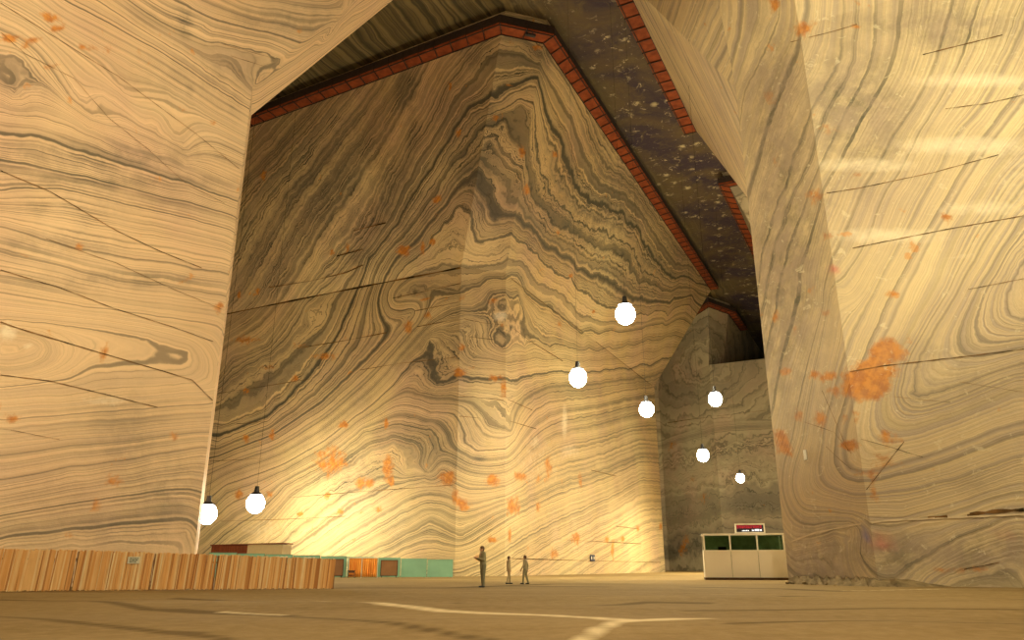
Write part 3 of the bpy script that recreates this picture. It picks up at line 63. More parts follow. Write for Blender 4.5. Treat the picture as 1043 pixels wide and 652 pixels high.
'cuts':[(0.07,[(-24.31,29.44,26.32,0),(-24.15,29.75,26.32,0),(-24.0,30.06,26.31,0),(-23.84,30.38,26.31,0),(-23.68,30.7,26.3,0),(-23.52,31.02,26.3,0),(-23.35,31.36,26.29,0),(-23.18,31.7,26.29,0),(-23.01,32.04,26.29,0),(-22.83,32.4,26.29,0),(-22.65,32.76,26.29,0),(-22.47,33.13,26.29,0),(-22.28,33.5,26.29,0),(-22.09,33.88,26.29,0),(-21.9,34.27,26.29,0),(-21.7,34.67,26.29,0),(-21.5,35.07,26.3,0),(-21.32,35.44,26.25,0),(-21.13,35.82,26.21,0),(-20.94,36.2,26.16,0),(-20.75,36.59,26.11,0),(-20.55,36.98,26.07,0),(-20.35,37.38,26.02,0),(-20.15,37.79,25.97,0),(-19.94,38.21,25.92,0),(-19.73,38.63,25.87,0),(-19.51,39.06,25.82,0),(-19.3,39.5,25.77,0),(-19.07,39.94,25.71,0),(-18.83,40.44,25.62,0),(-18.58,40.94,25.52,0),(-18.32,41.45,25.43,0),(-18.06,41.97,25.33,0),(-17.8,42.51,25.23,0),(-17.52,43.05,25.13,0)]),(0.09,[(-23.56,30.94,18.2,0),(-23.4,31.27,18.21,0),(-23.23,31.61,18.21,0),(-23.06,31.95,18.22,0),(-22.88,32.3,18.22,0),(-22.7,32.66,18.23,0),(-22.52,33.02,18.24,0),(-22.35,33.37,18.18,0),(-22.17,33.72,18.13,0),(-22.0,34.08,18.07,0),(-21.81,34.44,18.01,0),(-21.63,34.82,17.95,0),(-21.44,35.19,17.89,0),(-21.25,35.58,17.82,0),(-21.05,35.97,17.76,0),(-20.85,36.37,17.7,0),(-20.63,36.81,17.67,0),(-20.41,37.27,17.65,0),(-20.18,37.73,17.63,0),(-19.94,38.2,17.6,0),(-19.7,38.69,17.58,0),(-19.48,39.12,17.58,0),(-19.26,39.57,17.59,0),(-19.04,40.02,17.6,0),(-18.8,40.48,17.61,0),(-18.57,40.95,17.62,0),(-18.33,41.44,17.63,0)]),(0.07,[(-23.14,31.78,13.63,0),(-22.98,32.11,13.64,0),(-22.81,32.45,13.65,0),(-22.63,32.8,13.66,0),(-22.46,33.15,13.67,0),(-22.28,33.51,13.68,0),(-22.09,33.88,13.7,0),(-21.91,34.26,13.71,0),(-21.73,34.61,13.69,0),(-21.55,34.98,13.67,0),(-21.36,35.34,13.65,0),(-21.18,35.72,13.62,0),(-20.99,36.1,13.6,0),(-20.79,36.49,13.58,0),(-20.59,36.89,13.56,0),(-20.38,37.33,13.56,0),(-20.15,37.78,13.57,0),(-19.92,38.24,13.57,0),(-19.69,38.7,13.57,0),(-19.45,39.18,13.58,0),(-19.21,39.67,13.58,0),(-18.96,40.17,13.59,0),(-18.71,40.67,13.57,0),(-18.46,41.18,13.56,0),(-18.19,41.7,13.54,0),(-17.93,42.24,13.52,0),(-17.66,42.79,13.51,0),(-17.76,44.3,13.77,2)]),(0.1,[(-22.93,32.21,11.3,0),(-22.73,32.6,11.26,0),(-22.53,33.01,11.23,0),(-22.37,33.33,11.21,0),(-22.2,33.67,11.2,0),(-22.03,34.0,11.19,0),(-21.86,34.35,11.18,0),(-21.69,34.7,11.17,0),(-21.51,35.06,11.15,0),(-21.33,35.42,11.14,0),(-21.14,35.79,11.13,0),(-20.95,36.17,11.11,0),(-20.76,36.56,11.1,0),(-20.56,36.95,11.09,0),(-20.36,37.36,11.08,0),(-20.15,37.78,11.07,0),(-19.94,38.2,11.05,0),(-19.73,38.63,11.04,0),(-19.51,39.07,11.03,0),(-19.28,39.52,11.02,0),(-19.05,39.98,11.01,0),(-18.76,40.56,10.99,0),(-18.47,41.16,10.96,0),(-18.16,41.77,10.94,0),(-17.92,42.25,10.66,0),(-17.68,42.73,10.36,0),(-17.44,43.23,10.07,0)]),(0.08,[(-22.71,32.64,8.96,0),(-22.56,32.95,9.0,0),(-22.4,33.27,9.03,0),(-22.23,33.6,9.06,0),(-22.07,33.93,9.1,0),(-21.9,34.27,9.13,0),(-21.73,34.62,9.17,0),(-21.55,34.98,9.16,0),(-21.36,35.34,9.15,0),(-21.18,35.72,9.14,0),(-20.99,36.1,9.13,0),(-20.79,36.49,9.12,0),(-20.6,36.89,9.11,0),(-20.39,37.31,9.1,0),(-20.17,37.73,9.09,0),(-19.96,38.17,9.07,0),(-19.74,38.61,9.05,0),(-19.51,39.07,9.04,0),(-19.28,39.53,9.02,0),(-19.04,40.01,9.01,0)]),(0.05,[(-24.17,29.71,24.86,0),(-24.04,29.98,24.77,0),(-23.9,30.26,24.68,0),(-23.76,30.54,24.59,0),(-23.62,30.82,24.5,0),(-23.44,31.17,24.53,0),(-23.26,31.53,24.57,0),(-23.08,31.9,24.6,0),(-22.89,32.28,24.64,0),(-22.7,32.66,24.67,0),(-22.51,33.05,24.71,0),(-22.35,33.36,24.54,0),(-22.2,33.68,24.36,0),(-22.04,33.99,24.19,0),(-21.88,34.32,24.01,0),(-21.71,34.65,23.83,0),(-21.55,34.98,23.64,0),(-21.37,35.34,23.55,0),(-21.18,35.71,23.47,0),(-20.99,36.09,23.38,0),(-20.8,36.47,23.28,0),(-20.61,36.86,23.19,0),(-20.41,37.25,23.1,0),(-20.21,37.66,22.96,0),(-20.0,38.07,22.82,0),(-19.8,38.49,22.68,0),(-19.58,38.92,22.54,0),(-19.37,39.36,22.4,0),(-19.15,39.8,22.25,0),(-18.9,40.28,22.27,0),(-18.66,40.78,22.28,0),(-18.4,41.29,22.3,0),(-18.14,41.81,22.31,0),(-17.88,42.34,22.32,0)]),(0.05,[(-22.4,33.27,15.85,0),(-22.21,33.65,15.86,0),(-22.01,34.04,15.86,0),(-21.81,34.44,15.87,0),(-21.61,34.85,15.88,0),(-21.4,35.27,15.89,0),(-21.18,35.72,15.91,0),(-20.95,36.18,15.94,0),(-20.71,36.65,15.97,0),(-20.52,37.04,15.94,0),(-20.32,37.44,15.91,0),(-20.12,37.85,15.88,0),(-19.91,38.26,15.85,0),(-19.7,38.68,15.82,0),(-19.49,39.11,15.78,0),(-19.27,39.55,15.75,0),(-19.04,40.02,15.73,0),(-18.8,40.5,15.71,0),(-18.55,40.99,15.69,0),(-18.3,41.49,15.68,0),(-18.05,42.0,15.66,0),(-17.79,42.52,15.64,0),(-17.52,43.05,15.62,0)]),(0.05,[(-18.66,40.28,32.57,1),(-18.34,40.74,32.76,1),(-18.01,41.22,32.97,1),(-17.68,41.7,33.17,1),(-17.34,42.2,33.38,1),(-17.0,42.71,33.59,1),(-16.64,43.22,33.81,1),(-16.28,43.75,34.04,1),(-16.04,44.64,34.53,3)]),(0.05,[(-18.24,41.28,32.37,1),(-17.9,41.8,32.56,1),(-17.56,42.32,32.76,1),(-17.2,42.85,32.96,1),(-16.84,43.4,33.16,1),(-16.58,44.25,33.59,3)]),(0.04,[(-22.31,33.44,6.65,0),(-22.15,33.77,6.64,0),(-21.98,34.11,6.62,0),(-21.81,34.45,6.6,0),(-21.64,34.79,6.58,0),(-21.46,35.14,6.57,0),(-21.28,35.5,6.55,0)])],
'blobs':[('rust',-23.27,31.52,27.28,0.16,0.32,0.27,0.02,0.04,-0.21,1.0),('rust',-23.01,32.04,27.23,0.06,0.12,0.1,0.04,0.07,-0.42,1.0),('rust',-23.11,31.84,26.76,0.12,0.25,0.2,0.02,0.04,-0.21,1.0),('rust',-24.0,30.05,24.8,0.16,0.33,0.26,0.02,0.04,-0.2,1.0),('rust',-23.7,30.65,24.71,0.09,0.19,0.15,0.02,0.04,-0.2,1.0),('rust',-23.47,31.11,25.53,0.18,0.35,0.28,0.02,0.04,-0.2,0.9),('rust',-23.04,31.98,24.69,0.12,0.24,0.18,0.02,0.04,-0.21,1.0),('rust',-22.47,33.13,26.82,0.09,0.18,0.14,0.01,0.03,-0.16,1.0),('rust',-22.09,33.9,27.05,0.37,0.75,0.58,0.04,0.08,-0.5,0.45),('rust',-20.66,36.76,11.36,0.09,0.19,0.05,0.02,0.04,-0.25,1.0),('rust',-20.62,36.85,10.82,0.04,0.07,0.02,0.02,0.04,-0.24,1.0),('rust',-22.29,33.49,7.06,0.15,0.3,0.06,0.02,0.03,-0.17,1.0),('rust',-22.6,32.87,7.69,0.07,0.15,0.03,0.02,0.03,-0.17,1.0),('rust',-19.77,38.55,4.97,0.22,0.44,0.05,0.03,0.05,-0.33,0.9),('rust',-20.26,37.56,3.69,0.18,0.37,0.03,0.04,0.08,-0.46,0.5),('rust',-20.71,36.66,2.37,0.15,0.3,0.01,0.02,0.04,-0.22,1.0),('rust',-21.63,34.82,16.01,0.11,0.22,0.1,0.01,0.03,-0.15,1.0),('rust',-17.63,42.84,15.67,0.16,0.33,0.11,0.02,0.03,-0.24,1.0),('rust',-18.84,40.42,16.37,0.15,0.29,0.11,0.01,0.03,-0.17,1.0),('rust',-21.55,34.97,9.59,0.08,0.17,0.04,0.01,0.02,-0.14,1.0),('rust',-21.29,35.49,9.96,0.13,0.26,0.07,0.02,0.03,-0.19,0.6),('rust',-18.51,41.08,7.55,0.14,0.28,0.05,0.02,0.04,-0.26,0.6),('rust',-17.99,42.12,6.9,0.12,0.24,0.03,0.01,0.02,-0.11,1.0),('rust',-20.71,36.65,28.44,0.08,0.16,0.12,0.01,0.03,-0.18,1.0),('rust',-19.64,38.81,26.75,0.09,0.18,0.12,0.01,0.03,-0.18,1.0),('rust',-22.74,32.58,14.69,0.15,0.31,0.13,0.02,0.03,-0.18,0.6),('rust',-18.66,40.77,27.06,0.13,0.26,0.16,0.01,0.03,-0.19,0.6),('rust',-20.91,36.26,28.67,0.21,0.42,0.32,0.03,0.06,-0.36,0.3),('rust',-18.71,40.68,22.92,0.09,0.19,0.1,0.01,0.02,-0.12,0.7),('rust',-18.09,41.91,26.51,0.07,0.13,0.08,0.01,0.02,-0.13,1.0),('gray',-21.83,34.42,20.94,2.86,5.73,3.34,0.07,0.14,-0.83,0.6),('gray',-21.02,36.03,20.41,3.11,6.25,3.39,0.03,0.07,-0.43,0.6),('gray',-22.09,33.9,15.77,1.34,2.7,1.18,0.06,0.12,-0.67,0.5),('gray',-20.35,37.38,15.32,2.22,4.46,1.73,0.03,0.07,-0.42,0.6),('gray',-20.93,36.21,19.33,2.79,5.59,2.85,0.09,0.17,-1.06,0.3),('gray',-18.89,40.31,30.31,1.72,3.46,2.53,0.11,0.23,-1.63,0.35),('gray',-23.46,31.13,22.77,0.48,0.97,0.68,0.11,0.22,-1.22,0.4),('gray',-19.58,38.93,2.61,2.77,5.57,0.25,0.08,0.15,-0.93,0.35),('gray',-19.88,38.01,32.35,0.26,0.3,0.25,-0.07,0.36,-0.57,0.9),('gray',-20.49,37.1,31.88,1.18,2.36,1.97,0.06,0.11,-0.75,0.25),('gray',-18.43,41.24,31.36,0.87,1.74,1.29,0.07,0.14,-1.01,0.3),('gray',-19.72,38.65,7.45,0.91,1.83,0.31,0.18,0.35,-2.19,0.4),('gray',-18.44,41.22,4.73,1.02,2.04,0.19,0.13,0.27,-1.76,0.5),('gray',-15.61,42.98,36.47,2.53,2.94,2.44,-0.07,0.5,-0.73,0.5),('gray',-21.05,35.98,3.8,1.11,2.24,0.18,0.11,0.23,-1.31,0.2),('gray',-19.45,39.19,28.58,0.24,0.49,0.34,0.04,0.07,-0.5,0.5),('gray',-18.02,42.06,29.72,0.28,0.56,0.38,0.06,0.13,-0.94,0.4),('gray',-22.56,32.95,17.41,0.28,0.57,0.29,0.04,0.08,-0.43,0.5),('gray',-21.59,34.89,17.56,0.23,0.45,0.22,0.03,0.07,-0.4,0.4),('pale',-22.72,32.62,10.96,0.15,0.3,0.09,0.04,0.08,-0.44,0.9),('pale',-22.31,33.45,10.56,0.1,0.2,0.06,0.02,0.03,-0.18,0.7),('pale',-20.38,37.33,8.81,0.61,1.22,0.26,0.02,0.05,-0.29,0.6)]},'right':{'pts':[(26.6,33.4,25.0,0),(26.2,33.6,24.4,0),(25.7,33.8,23.8,0),(25.3,34.1,23.3,0),(24.9,34.3,22.7,0),(24.5,34.5,22.1,0),(24.0,34.7,21.4,0),(23.6,34.9,20.7,0),(23.1,35.2,19.9,0),(22.7,35.4,19.2,0),(22.3,35.6,18.6,0),(21.9,35.8,18.0,0),(21.5,36.0,17.4,0),(21.1,36.2,16.8,0),(20.7,36.3,16.2,0),(20.3,36.5,15.5,0),(19.9,36.7,14.9,0),(19.6,36.9,14.3,0),(19.2,37.1,13.7,0),(18.9,37.2,13.0,0),(18.6,37.4,12.3,0),(18.3,37.6,11.7,0),(18.0,37.7,11.0,0),(17.6,37.9,10.4,0),(17.3,38.2,9.6,0),(17.2,38.7,8.8,0),(17.0,39.3,8.1,0),(16.9,39.5,7.1,0),(16.8,39.8,6.1,0),(17.0,39.2,5.0,0),(17.3,38.3,4.8,0),(17.7,37.8,4.8,0),(18.3,37.6,4.9,0),(18.9,37.3,5.1,0),(19.5,37.0,5.2,0),(20.1,36.7,5.4,0),(20.7,36.4,5.6,0),(21.2,36.1,5.8,0),(21.7,35.8,6.0,0),(22.3,35.6,6.2,0),(22.8,35.3,6.4,0),(25.2,34.1,24.6,-2),(24.8,34.3,24.0,-2),(24.4,34.5,23.5,-2),(23.9,34.7,23.0,-2),(23.5,35.0,22.4,-2),(23.1,35.1,21.8,-2),(22.8,35.3,21.1,-2),(22.4,35.5,20.5,-2),(22.0,35.7,19.8,-2),(21.6,35.9,19.2,-2),(21.2,36.1,18.3,-2),(20.7,36.3,17.5,-2),(20.3,36.6,16.7,-2),(19.8,36.8,15.9,-2),(19.4,37.0,15.2,-2),(19.0,37.2,14.4,-2),(18.6,37.4,13.7,-2),(18.3,37.6,13.0,-2),(17.9,37.7,12.3,-2),(17.6,37.9,11.6,-2),(17.3,38.2,11.0,-2),(17.2,38.6,10.3,-2),(17.1,39.0,9.7,-2),(16.9,39.4,9.0,-2),(16.8,39.8,8.4,-2),(16.7,40.2,7.7,-2),(16.6,40.5,6.8,-2),(16.4,40.8,6.0,-2),(16.6,40.5,5.0,-2),(16.9,39.4,4.6,-2),(17.3,38.3,4.3,-2),(17.8,37.8,4.3,-2),(18.4,37.5,4.4,-2),(19.1,37.2,4.4,-2),(19.7,36.9,4.5,-2),(20.2,36.6,4.7,-2),(20.8,36.3,4.8,-2),(21.4,36.0,5.0,-2),(21.9,35.8,5.2,-2),(22.5,35.5,5.4,-2),(23.0,35.2,5.6,-2),(23.5,34.9,5.7,-2),(17.3,38.2,14.8,-4),(17.2,38.5,14.0,-4),(17.1,38.8,13.2,-4),(17.0,39.1,12.4,-4),(16.9,39.4,11.6,-4),(16.8,39.8,10.8,-4),(16.7,40.0,10.1,-4),(16.6,40.3,9.4,-4),(16.5,40.6,8.7,-4),(16.4,40.8,8.0,-4),(16.4,41.1,7.3,-4),(16.3,41.4,6.6,-4),(15.9,42.3,5.4,-4),(16.0,42.2,4.5,-4),(16.5,40.8,4.2,-4),(16.9,39.5,3.8,-4),(17.2,38.6,3.7,-4),(17.6,37.9,3.6,-4),(18.1,37.6,3.6,-4),(18.7,37.4,3.5,-4),(19.2,37.1,3.7,-4),(19.8,36.8,3.9,-4),(20.3,36.6,4.1,-4),(20.8,36.3,4.2,-4),(21.3,36.0,4.4,-4),(21.9,35.8,4.6,-4),(22.4,35.5,4.8,-4),(22.9,35.2,5.0,-4),(23.4,35.0,5.2,-4),(22.0,35.7,22.3,-5),(21.6,35.9,21.7,-5),(21.3,36.1,21.0,-5),(20.9,36.3,20.4,-5),(20.5,36.5,19.8,-5),(20.1,36.7,18.9,-5),(19.7,36.9,18.0,-5),(19.3,37.1,17.2,-5),(18.8,37.3,16.4,-5),(18.3,37.6,15.6,-5),(17.8,37.8,14.9,-5),(17.2,38.6,1.6,-6.5),(17.6,37.9,1.9,-6.5),(18.2,37.6,2.2,-6.5),(18.8,37.3,2.5,-6.5),(19.4,37.0,2.8,-6.5),(18.2,37.6,0.1,-8),(18.7,37.4,0.5,-8),(19.2,37.1,0.9,-8),(19.6,36.9,1.2,-8),(20.1,36.6,1.6,-8),(20.6,36.4,1.9,-8),(21.2,36.1,2.2,-8),(21.7,35.9,2.4,-8),(22.2,35.6,2.7,-8),(22.7,35.3,2.9,-8),(19.5,37.0,0.1,-11),(20.1,36.7,0.4,-11),(20.6,36.4,0.6,-11),(21.2,36.1,0.8,-11),(21.8,35.8,1.1,-11),(22.3,35.6,1.3,-11),(22.9,35.3,1.5,-11),(25.6,33.9,19.0,6),(25.2,34.1,18.4,6),(24.8,34.3,17.9,6),(24.4,34.5,17.3,6),(24.0,34.7,16.8,6),(23.6,34.9,16.2,6),(23.2,35.1,15.4,6),(22.7,35.4,14.6,6),(22.3,35.6,13.8,6),(21.8,35.8,13.1,6),(21.3,36.1,12.4,6),(20.8,36.3,11.6,6),(20.4,36.5,10.9,6),(20.1,36.7,10.2,6),(19.7,36.8,9.0,6),(20.2,36.6,8.7,6),(20.9,36.2,9.0,6),(21.6,35.9,9.2,6),(22.2,35.6,9.4,6),(22.7,35.4,9.6,6),(23.2,35.1,9.8,6),(23.7,34.9,9.9,6),(24.2,34.6,10.1,6),(26.1,33.7,21.6,3),(25.5,33.9,21.0,3),(25.0,34.2,20.4,3),(24.5,34.5,19.8,3),(24.1,34.7,19.1,3),(23.6,34.9,18.4,3),(23.2,35.1,17.7,3),(22.7,35.3,16.9,3),(22.4,35.5,16.2,3),(22.0,35.7,15.5,3),(21.7,35.9,14.7,3),(21.3,36.1,14.0,3),(20.9,36.3,13.3,3),(20.4,36.5,12.5,3),(20.0,36.7,11.8,3),(19.6,36.9,11.0,3),(19.3,37.1,10.3,3),(19.1,37.2,9.6,3),(18.9,37.3,8.9,3),(18.8,37.3,7.8,3),(19.7,36.8,7.5,3),(20.3,36.6,7.7,3),(20.8,36.3,7.9,3),(21.4,36.0,8.0,3),(21.9,35.8,8.2,3),(22.4,35.5,8.4,3),(23.0,35.2,8.6,3),(23.5,35.0,8.8,3),(24.0,34.7,9.0,3),(20.3,36.5,13.7,1.5),(20.0,36.7,13.0,1.5),(19.7,36.9,12.4,1.5),(19.3,37.0,11.8,1.5),(19.0,37.2,11.2,1.5),(18.6,37.4,10.4,1.5),(18.2,37.6,9.6,1.5),(17.9,37.8,8.8,1.5),(17.6,37.9,8.1,1.5),(17.4,38.1,7.4,1.5),(17.3,38.4,6.3,1.5),(17.5,37.9,5.8,1.5),(18.0,37.7,5.8,1.5),(18.7,37.4,6.0,1.5),(19.3,37.1,6.2,1.5),(19.9,36.7,6.4,1.5),(20.5,36.5,6.6,1.5),(21.1,36.2,6.8,1.5),(21.6,35.9,6.9,1.5),(22.2,35.6,7.1,1.5),(22.7,35.3,7.3,1.5),(23.3,35.1,7.5,1.5),(23.8,34.8,7.6,1.5),(25.3,34.0,17.2,9),(25.0,34.2,16.6,9),(24.6,34.4,16.0,9),(24.2,34.6,15.4,9),(23.9,34.8,14.8,9),(23.5,35.0,14.3,9),(23.1,35.1,13.7,9),(22.6,35.4,12.6,9),(22.4,35.5,11.3,9),(22.7,35.4,10.9,9),(23.3,35.1,10.9,9),(23.8,34.8,10.9,9),(24.4,34.5,11.0,9),(25.0,34.2,15.3,12),(24.7,34.4,14.7,12),(24.4,34.5,14.1,12),(24.1,34.7,13.5,12),(24.0,34.7,12.5,12),(24.5,34.4,12.1,12),(17.5,38.0,18.6,-9),(17.8,37.8,19.3,-9),(18.2,37.6,20.0,-9),(18.5,37.4,20.7,-9),(18.9,37.2,21.4,-9),(19.3,37.0,22.0,-9),(19.7,36.8,22.7,-9),(20.1,36.6,23.3,-9),(20.5,36.4,24.0,-9),(15.7,43.1,8.2,-9),(15.8,42.8,8.9,-9),(15.9,42.4,9.7,-9),(16.0,42.1,10.4,-9),(16.1,41.7,11.1,-9),(16.3,41.3,11.8,-9),(16.4,40.8,12.5,-9),(16.6,40.3,13.2,-9),(16.8,39.8,13.9,-9),(17.0,39.3,14.6,-9),(15.4,44.0,10.7,-12),(15.5,43.6,11.5,-12),(15.6,43.3,12.2,-12),(15.7,42.9,12.9,-12),(15.9,42.5,13.7,-12),(16.0,42.1,14.4,-12),(16.1,41.7,15.2,-12),(16.3,41.4,15.9,-12),(16.4,41.0,16.7,-12),(16.5,40.6,17.5,-12),(16.7,40.1,18.2,-12),(16.9,39.6,18.8,-12),(17.0,39.1,19.5,-12),(17.2,38.6,20.1,-12),(17.1,38.8,22.2,-14),(17.3,38.2,22.8,-14),(17.7,37.9,23.6,-14),(18.0,37.7,24.4,-14),(18.4,37.5,25.3,-14),(18.9,37.3,26.1,-14),(19.3,37.0,26.9,-14),(19.8,36.8,27.8,-14),(20.2,36.6,28.6,-14),(15.3,44.1,20.2,-16),(15.5,43.6,21.0,-16),(15.7,43.0,21.8,-16),(15.9,42.5,22.5,-16),(16.0,42.0,23.3,-16),(16.2,41.5,24.0,-16),(16.4,41.0,24.6,-16),(16.6,40.4,25.3,-16),(16.7,39.9,25.9,-16),(16.9,39.4,26.5,-16),(17.1,38.8,27.0,-16),(17.3,38.2,27.4,-16),(17.7,37.9,28.0,-16),(18.1,37.7,28.7,-16),(15.3,44.1,31.1,-20),(15.6,43.3,31.9,-20),(15.8,42.4,32.5,-20),(16.0,41.6,33.1,-20),(16.2,40.8,33.5,-20),(16.4,40.0,33.9,-20),(16.6,39.2,34.2,-20),(15.5,43.6,1.8,-10),(15.9,42.5,2.0,-10),(16.2,41.4,2.2,-10),(16.6,40.4,2.4,-10),(17.0,39.2,2.6,-10)],
'cuts':[(0.05,[(17.13,38.79,31.47,2),(17.37,38.1,31.08,2),(17.77,37.81,31.01,0),(18.21,37.6,30.99,0),(18.64,37.38,30.97,0),(19.06,37.17,30.96,0),(19.43,36.99,30.97,0),(19.8,36.81,30.98,0),(20.16,36.62,31.0,0)]),(0.08,[(22.8,35.31,27.88,0),(23.2,35.11,27.87,0),(23.6,34.91,27.87,0),(24.0,34.71,27.87,0),(24.37,34.53,27.86,0),(24.73,34.35,27.86,0),(25.1,34.16,27.85,0),(25.46,33.99,27.85,0),(25.81,33.81,27.84,0),(26.17,33.63,27.84,0)]),(0.04,[(23.28,35.07,24.25,0),(23.6,34.91,24.2,0),(23.92,34.75,24.16,0),(24.24,34.59,24.11,0),(24.56,34.43,24.07,0),(24.87,34.28,24.02,0),(25.19,34.12,24.02,0),(25.5,33.96,24.02,0),(25.82,33.81,24.02,0),(26.13,33.65,24.02,0),(26.43,33.5,24.02,0)]),(0.05,[(17.56,37.92,20.69,0),(17.94,37.73,20.67,0),(18.31,37.55,20.65,0),(18.68,37.36,20.63,0),(19.04,37.18,20.61,0),(19.41,37.0,20.62,0),(19.78,36.81,20.62,0),(20.15,36.63,20.63,0),(20.51,36.45,20.64,0),(20.87,36.27,20.65,0),(21.23,36.09,20.65,0),(21.59,35.91,20.66,0),(21.94,35.74,20.67,0),(22.29,35.56,20.67,0),(22.63,35.39,20.71,0),(22.97,35.22,20.75,0),(23.31,35.06,20.78,0),(23.64,34.89,20.82,0),(23.97,34.72,20.85,0),(24.3,34.56,20.88,0),(24.63,34.4,20.92,0),(24.95,34.24,20.95,0)]),(0.05,[(18.34,37.53,17.19,0),(18.68,37.36,17.21,0),(19.02,37.19,17.22,0),(19.37,37.02,17.24,0),(19.7,36.85,17.26,0),(20.04,36.69,17.27,0),(20.37,36.52,17.29,0),(20.7,36.35,17.3,0),(21.03,36.19,17.32,0),(21.35,36.03,17.33,0),(21.68,35.87,17.34,0),(22.0,35.71,17.36,0),(22.31,35.55,17.37,0),(22.63,35.39,17.38,0),(22.95,35.24,17.38,0),(23.26,35.08,17.38,0),(23.57,34.93,17.39,0),(23.88,34.77,17.39,0),(24.18,34.62,17.4,0),(24.49,34.47,17.4,0),(24.79,34.32,17.4,0),(25.09,34.17,17.41,0),(25.38,34.02,17.41,0)]),(0.03,[(22.73,35.34,14.01,0),(23.04,35.19,14.03,0),(23.35,35.03,14.06,0),(23.66,34.88,14.08,0),(23.96,34.73,14.1,0),(24.27,34.58,14.13,0),(24.57,34.43,14.15,0),(24.87,34.28,14.17,0)]),(0.06,[(17.26,38.41,10.5,2),(17.48,37.96,10.46,0),(17.81,37.79,10.49,0),(18.15,37.63,10.52,0),(18.48,37.46,10.55,0),(18.81,37.3,10.58,0),(19.17,37.12,10.59,0),(19.52,36.94,10.59,0),(19.87,36.77,10.6,0),(20.21,36.6,10.6,0),(20.56,36.43,10.61,0),(20.9,36.26,10.61,0),(21.23,36.09,10.62,0),(21.57,35.92,10.62,0),(21.9,35.76,10.63,0),(22.21,35.6,10.63,0),(22.52,35.45,10.64,0),(22.82,35.3,10.65,0),(23.12,35.15,10.66,0),(23.42,35.0,10.66,0),(23.72,34.85,10.67,0),(24.02,34.7,10.68,0),(24.31,34.56,10.69,0)]),(0.02,[(18.97,37.22,8.99,0),(19.31,37.05,8.91,0),(19.64,36.88,8.83,0),(19.97,36.72,8.75,0),(20.29,36.56,8.67,0),(20.62,36.4,8.6,0),(20.94,36.24,8.52,0),(21.25,36.08,8.45,0)]),(0.02,[(21.73,35.84,9.42,0),(22.02,35.7,9.31,0),(22.31,35.56,9.21,0),(22.59,35.41,9.11,0),(22.88,35.27,9.02,0),(23.16,35.13,8.92,0),(23.43,34.99,8.82,0),(23.71,34.86,8.73,0),(23.98,34.72,8.63,0)]),(0.1,[(21.11,36.15,3.14,0),(21.41,36.0,3.19,0),(21.71,35.85,3.24,0),(22.01,35.7,3.29,0),(22.29,35.56,3.3,0),(22.58,35.42,3.31,0),(22.86,35.28,3.33,0),(23.14,35.14,3.34,0)]),(0.04,[(19.23,37.09,6.7,0),(18.98,37.21,6.39,0),(18.72,37.34,6.07,0),(18.47,37.47,5.75,0),(18.21,37.59,5.43,0),(17.96,37.72,5.12,0),(17.7,37.85,4.8,0),(17.45,37.98,4.48,0),(17.29,38.32,4.18,2)]),(0.05,[(20.66,36.38,0.76,0),(20.98,36.21,0.84,0),(21.31,36.05,0.91,0),(21.63,35.89,0.99,0),(21.94,35.74,1.06,0)]),(0.04,[(17.17,38.67,6.45,2),(17.12,38.82,6.86,2),(17.07,38.97,7.28,2),(17.02,39.12,7.7,2),(16.97,39.28,8.13,2),(16.91,39.43,8.56,2),(16.86,39.59,9.0,2),(16.81,39.76,9.45,2),(16.75,39.92,9.9,2)]),(-0.13,[(15.48,43.66,2.19,2),(15.7,43.01,2.32,2),(15.92,42.38,2.46,2),(16.12,41.77,2.58,2),(16.36,41.08,2.65,2),(16.58,40.41,2.72,2),(16.8,39.76,2.79,2),(17.02,39.13,2.85,2),(17.23,38.51,2.88,2),(17.46,37.97,2.91,0),(17.84,37.78,2.96,0),(18.22,37.59,3.0,0),(18.53,37.44,3.01,0),(18.83,37.29,3.02,0),(19.13,37.14,3.03,0),(19.43,36.99,3.03,0),(19.72,36.84,3.04,0),(20.02,36.7,3.05,0),(20.31,36.55,3.06,0),(20.6,36.41,3.06,0),(20.89,36.26,3.07,0),(21.17,36.12,3.08,0),(21.45,35.98,3.08,0),(21.73,35.84,3.09,0),(22.01,35.7,3.1,0),(22.29,35.56,3.1,0),(22.56,35.43,3.11,0),(22.84,35.29,3.12,0),(23.11,35.16,3.12,0)]),(0.16,[(19.66,36.88,3.08,0),(20.03,36.69,3.1,0),(20.39,36.51,3.12,0)]),(0.22,[(21.22,36.1,3.18,0),(21.51,35.95,3.22,0),(21.79,35.81,3.25,0),(22.08,35.67,3.29,0),(22.43,35.49,3.3,0),(22.79,35.32,3.31,0),(23.14,35.14,3.32,0)]),(0.03,[(16.67,40.15,6.93,2),(16.83,39.68,6.47,2),(16.99,39.21,6.03,2),(17.18,38.64,5.56,2)]),(0.03,[(16.21,41.51,8.49,2),(16.45,40.81,8.18,2),(16.68,40.13,7.88,2),(16.9,39.48,7.59,2),(17.01,39.14,7.16,2),(17.12,38.82,6.74,2),(17.23,38.5,6.33,2)]),(0.03,[(17.28,38.35,7.15,2),(17.53,37.93,6.96,0),(17.89,37.76,6.81,0),(18.24,37.58,6.66,0),(18.58,37.41,6.51,0),(18.91,37.25,6.36,0),(19.22,37.09,6.2,0),(19.54,36.93,6.05,0),(19.85,36.78,5.9,0)])],
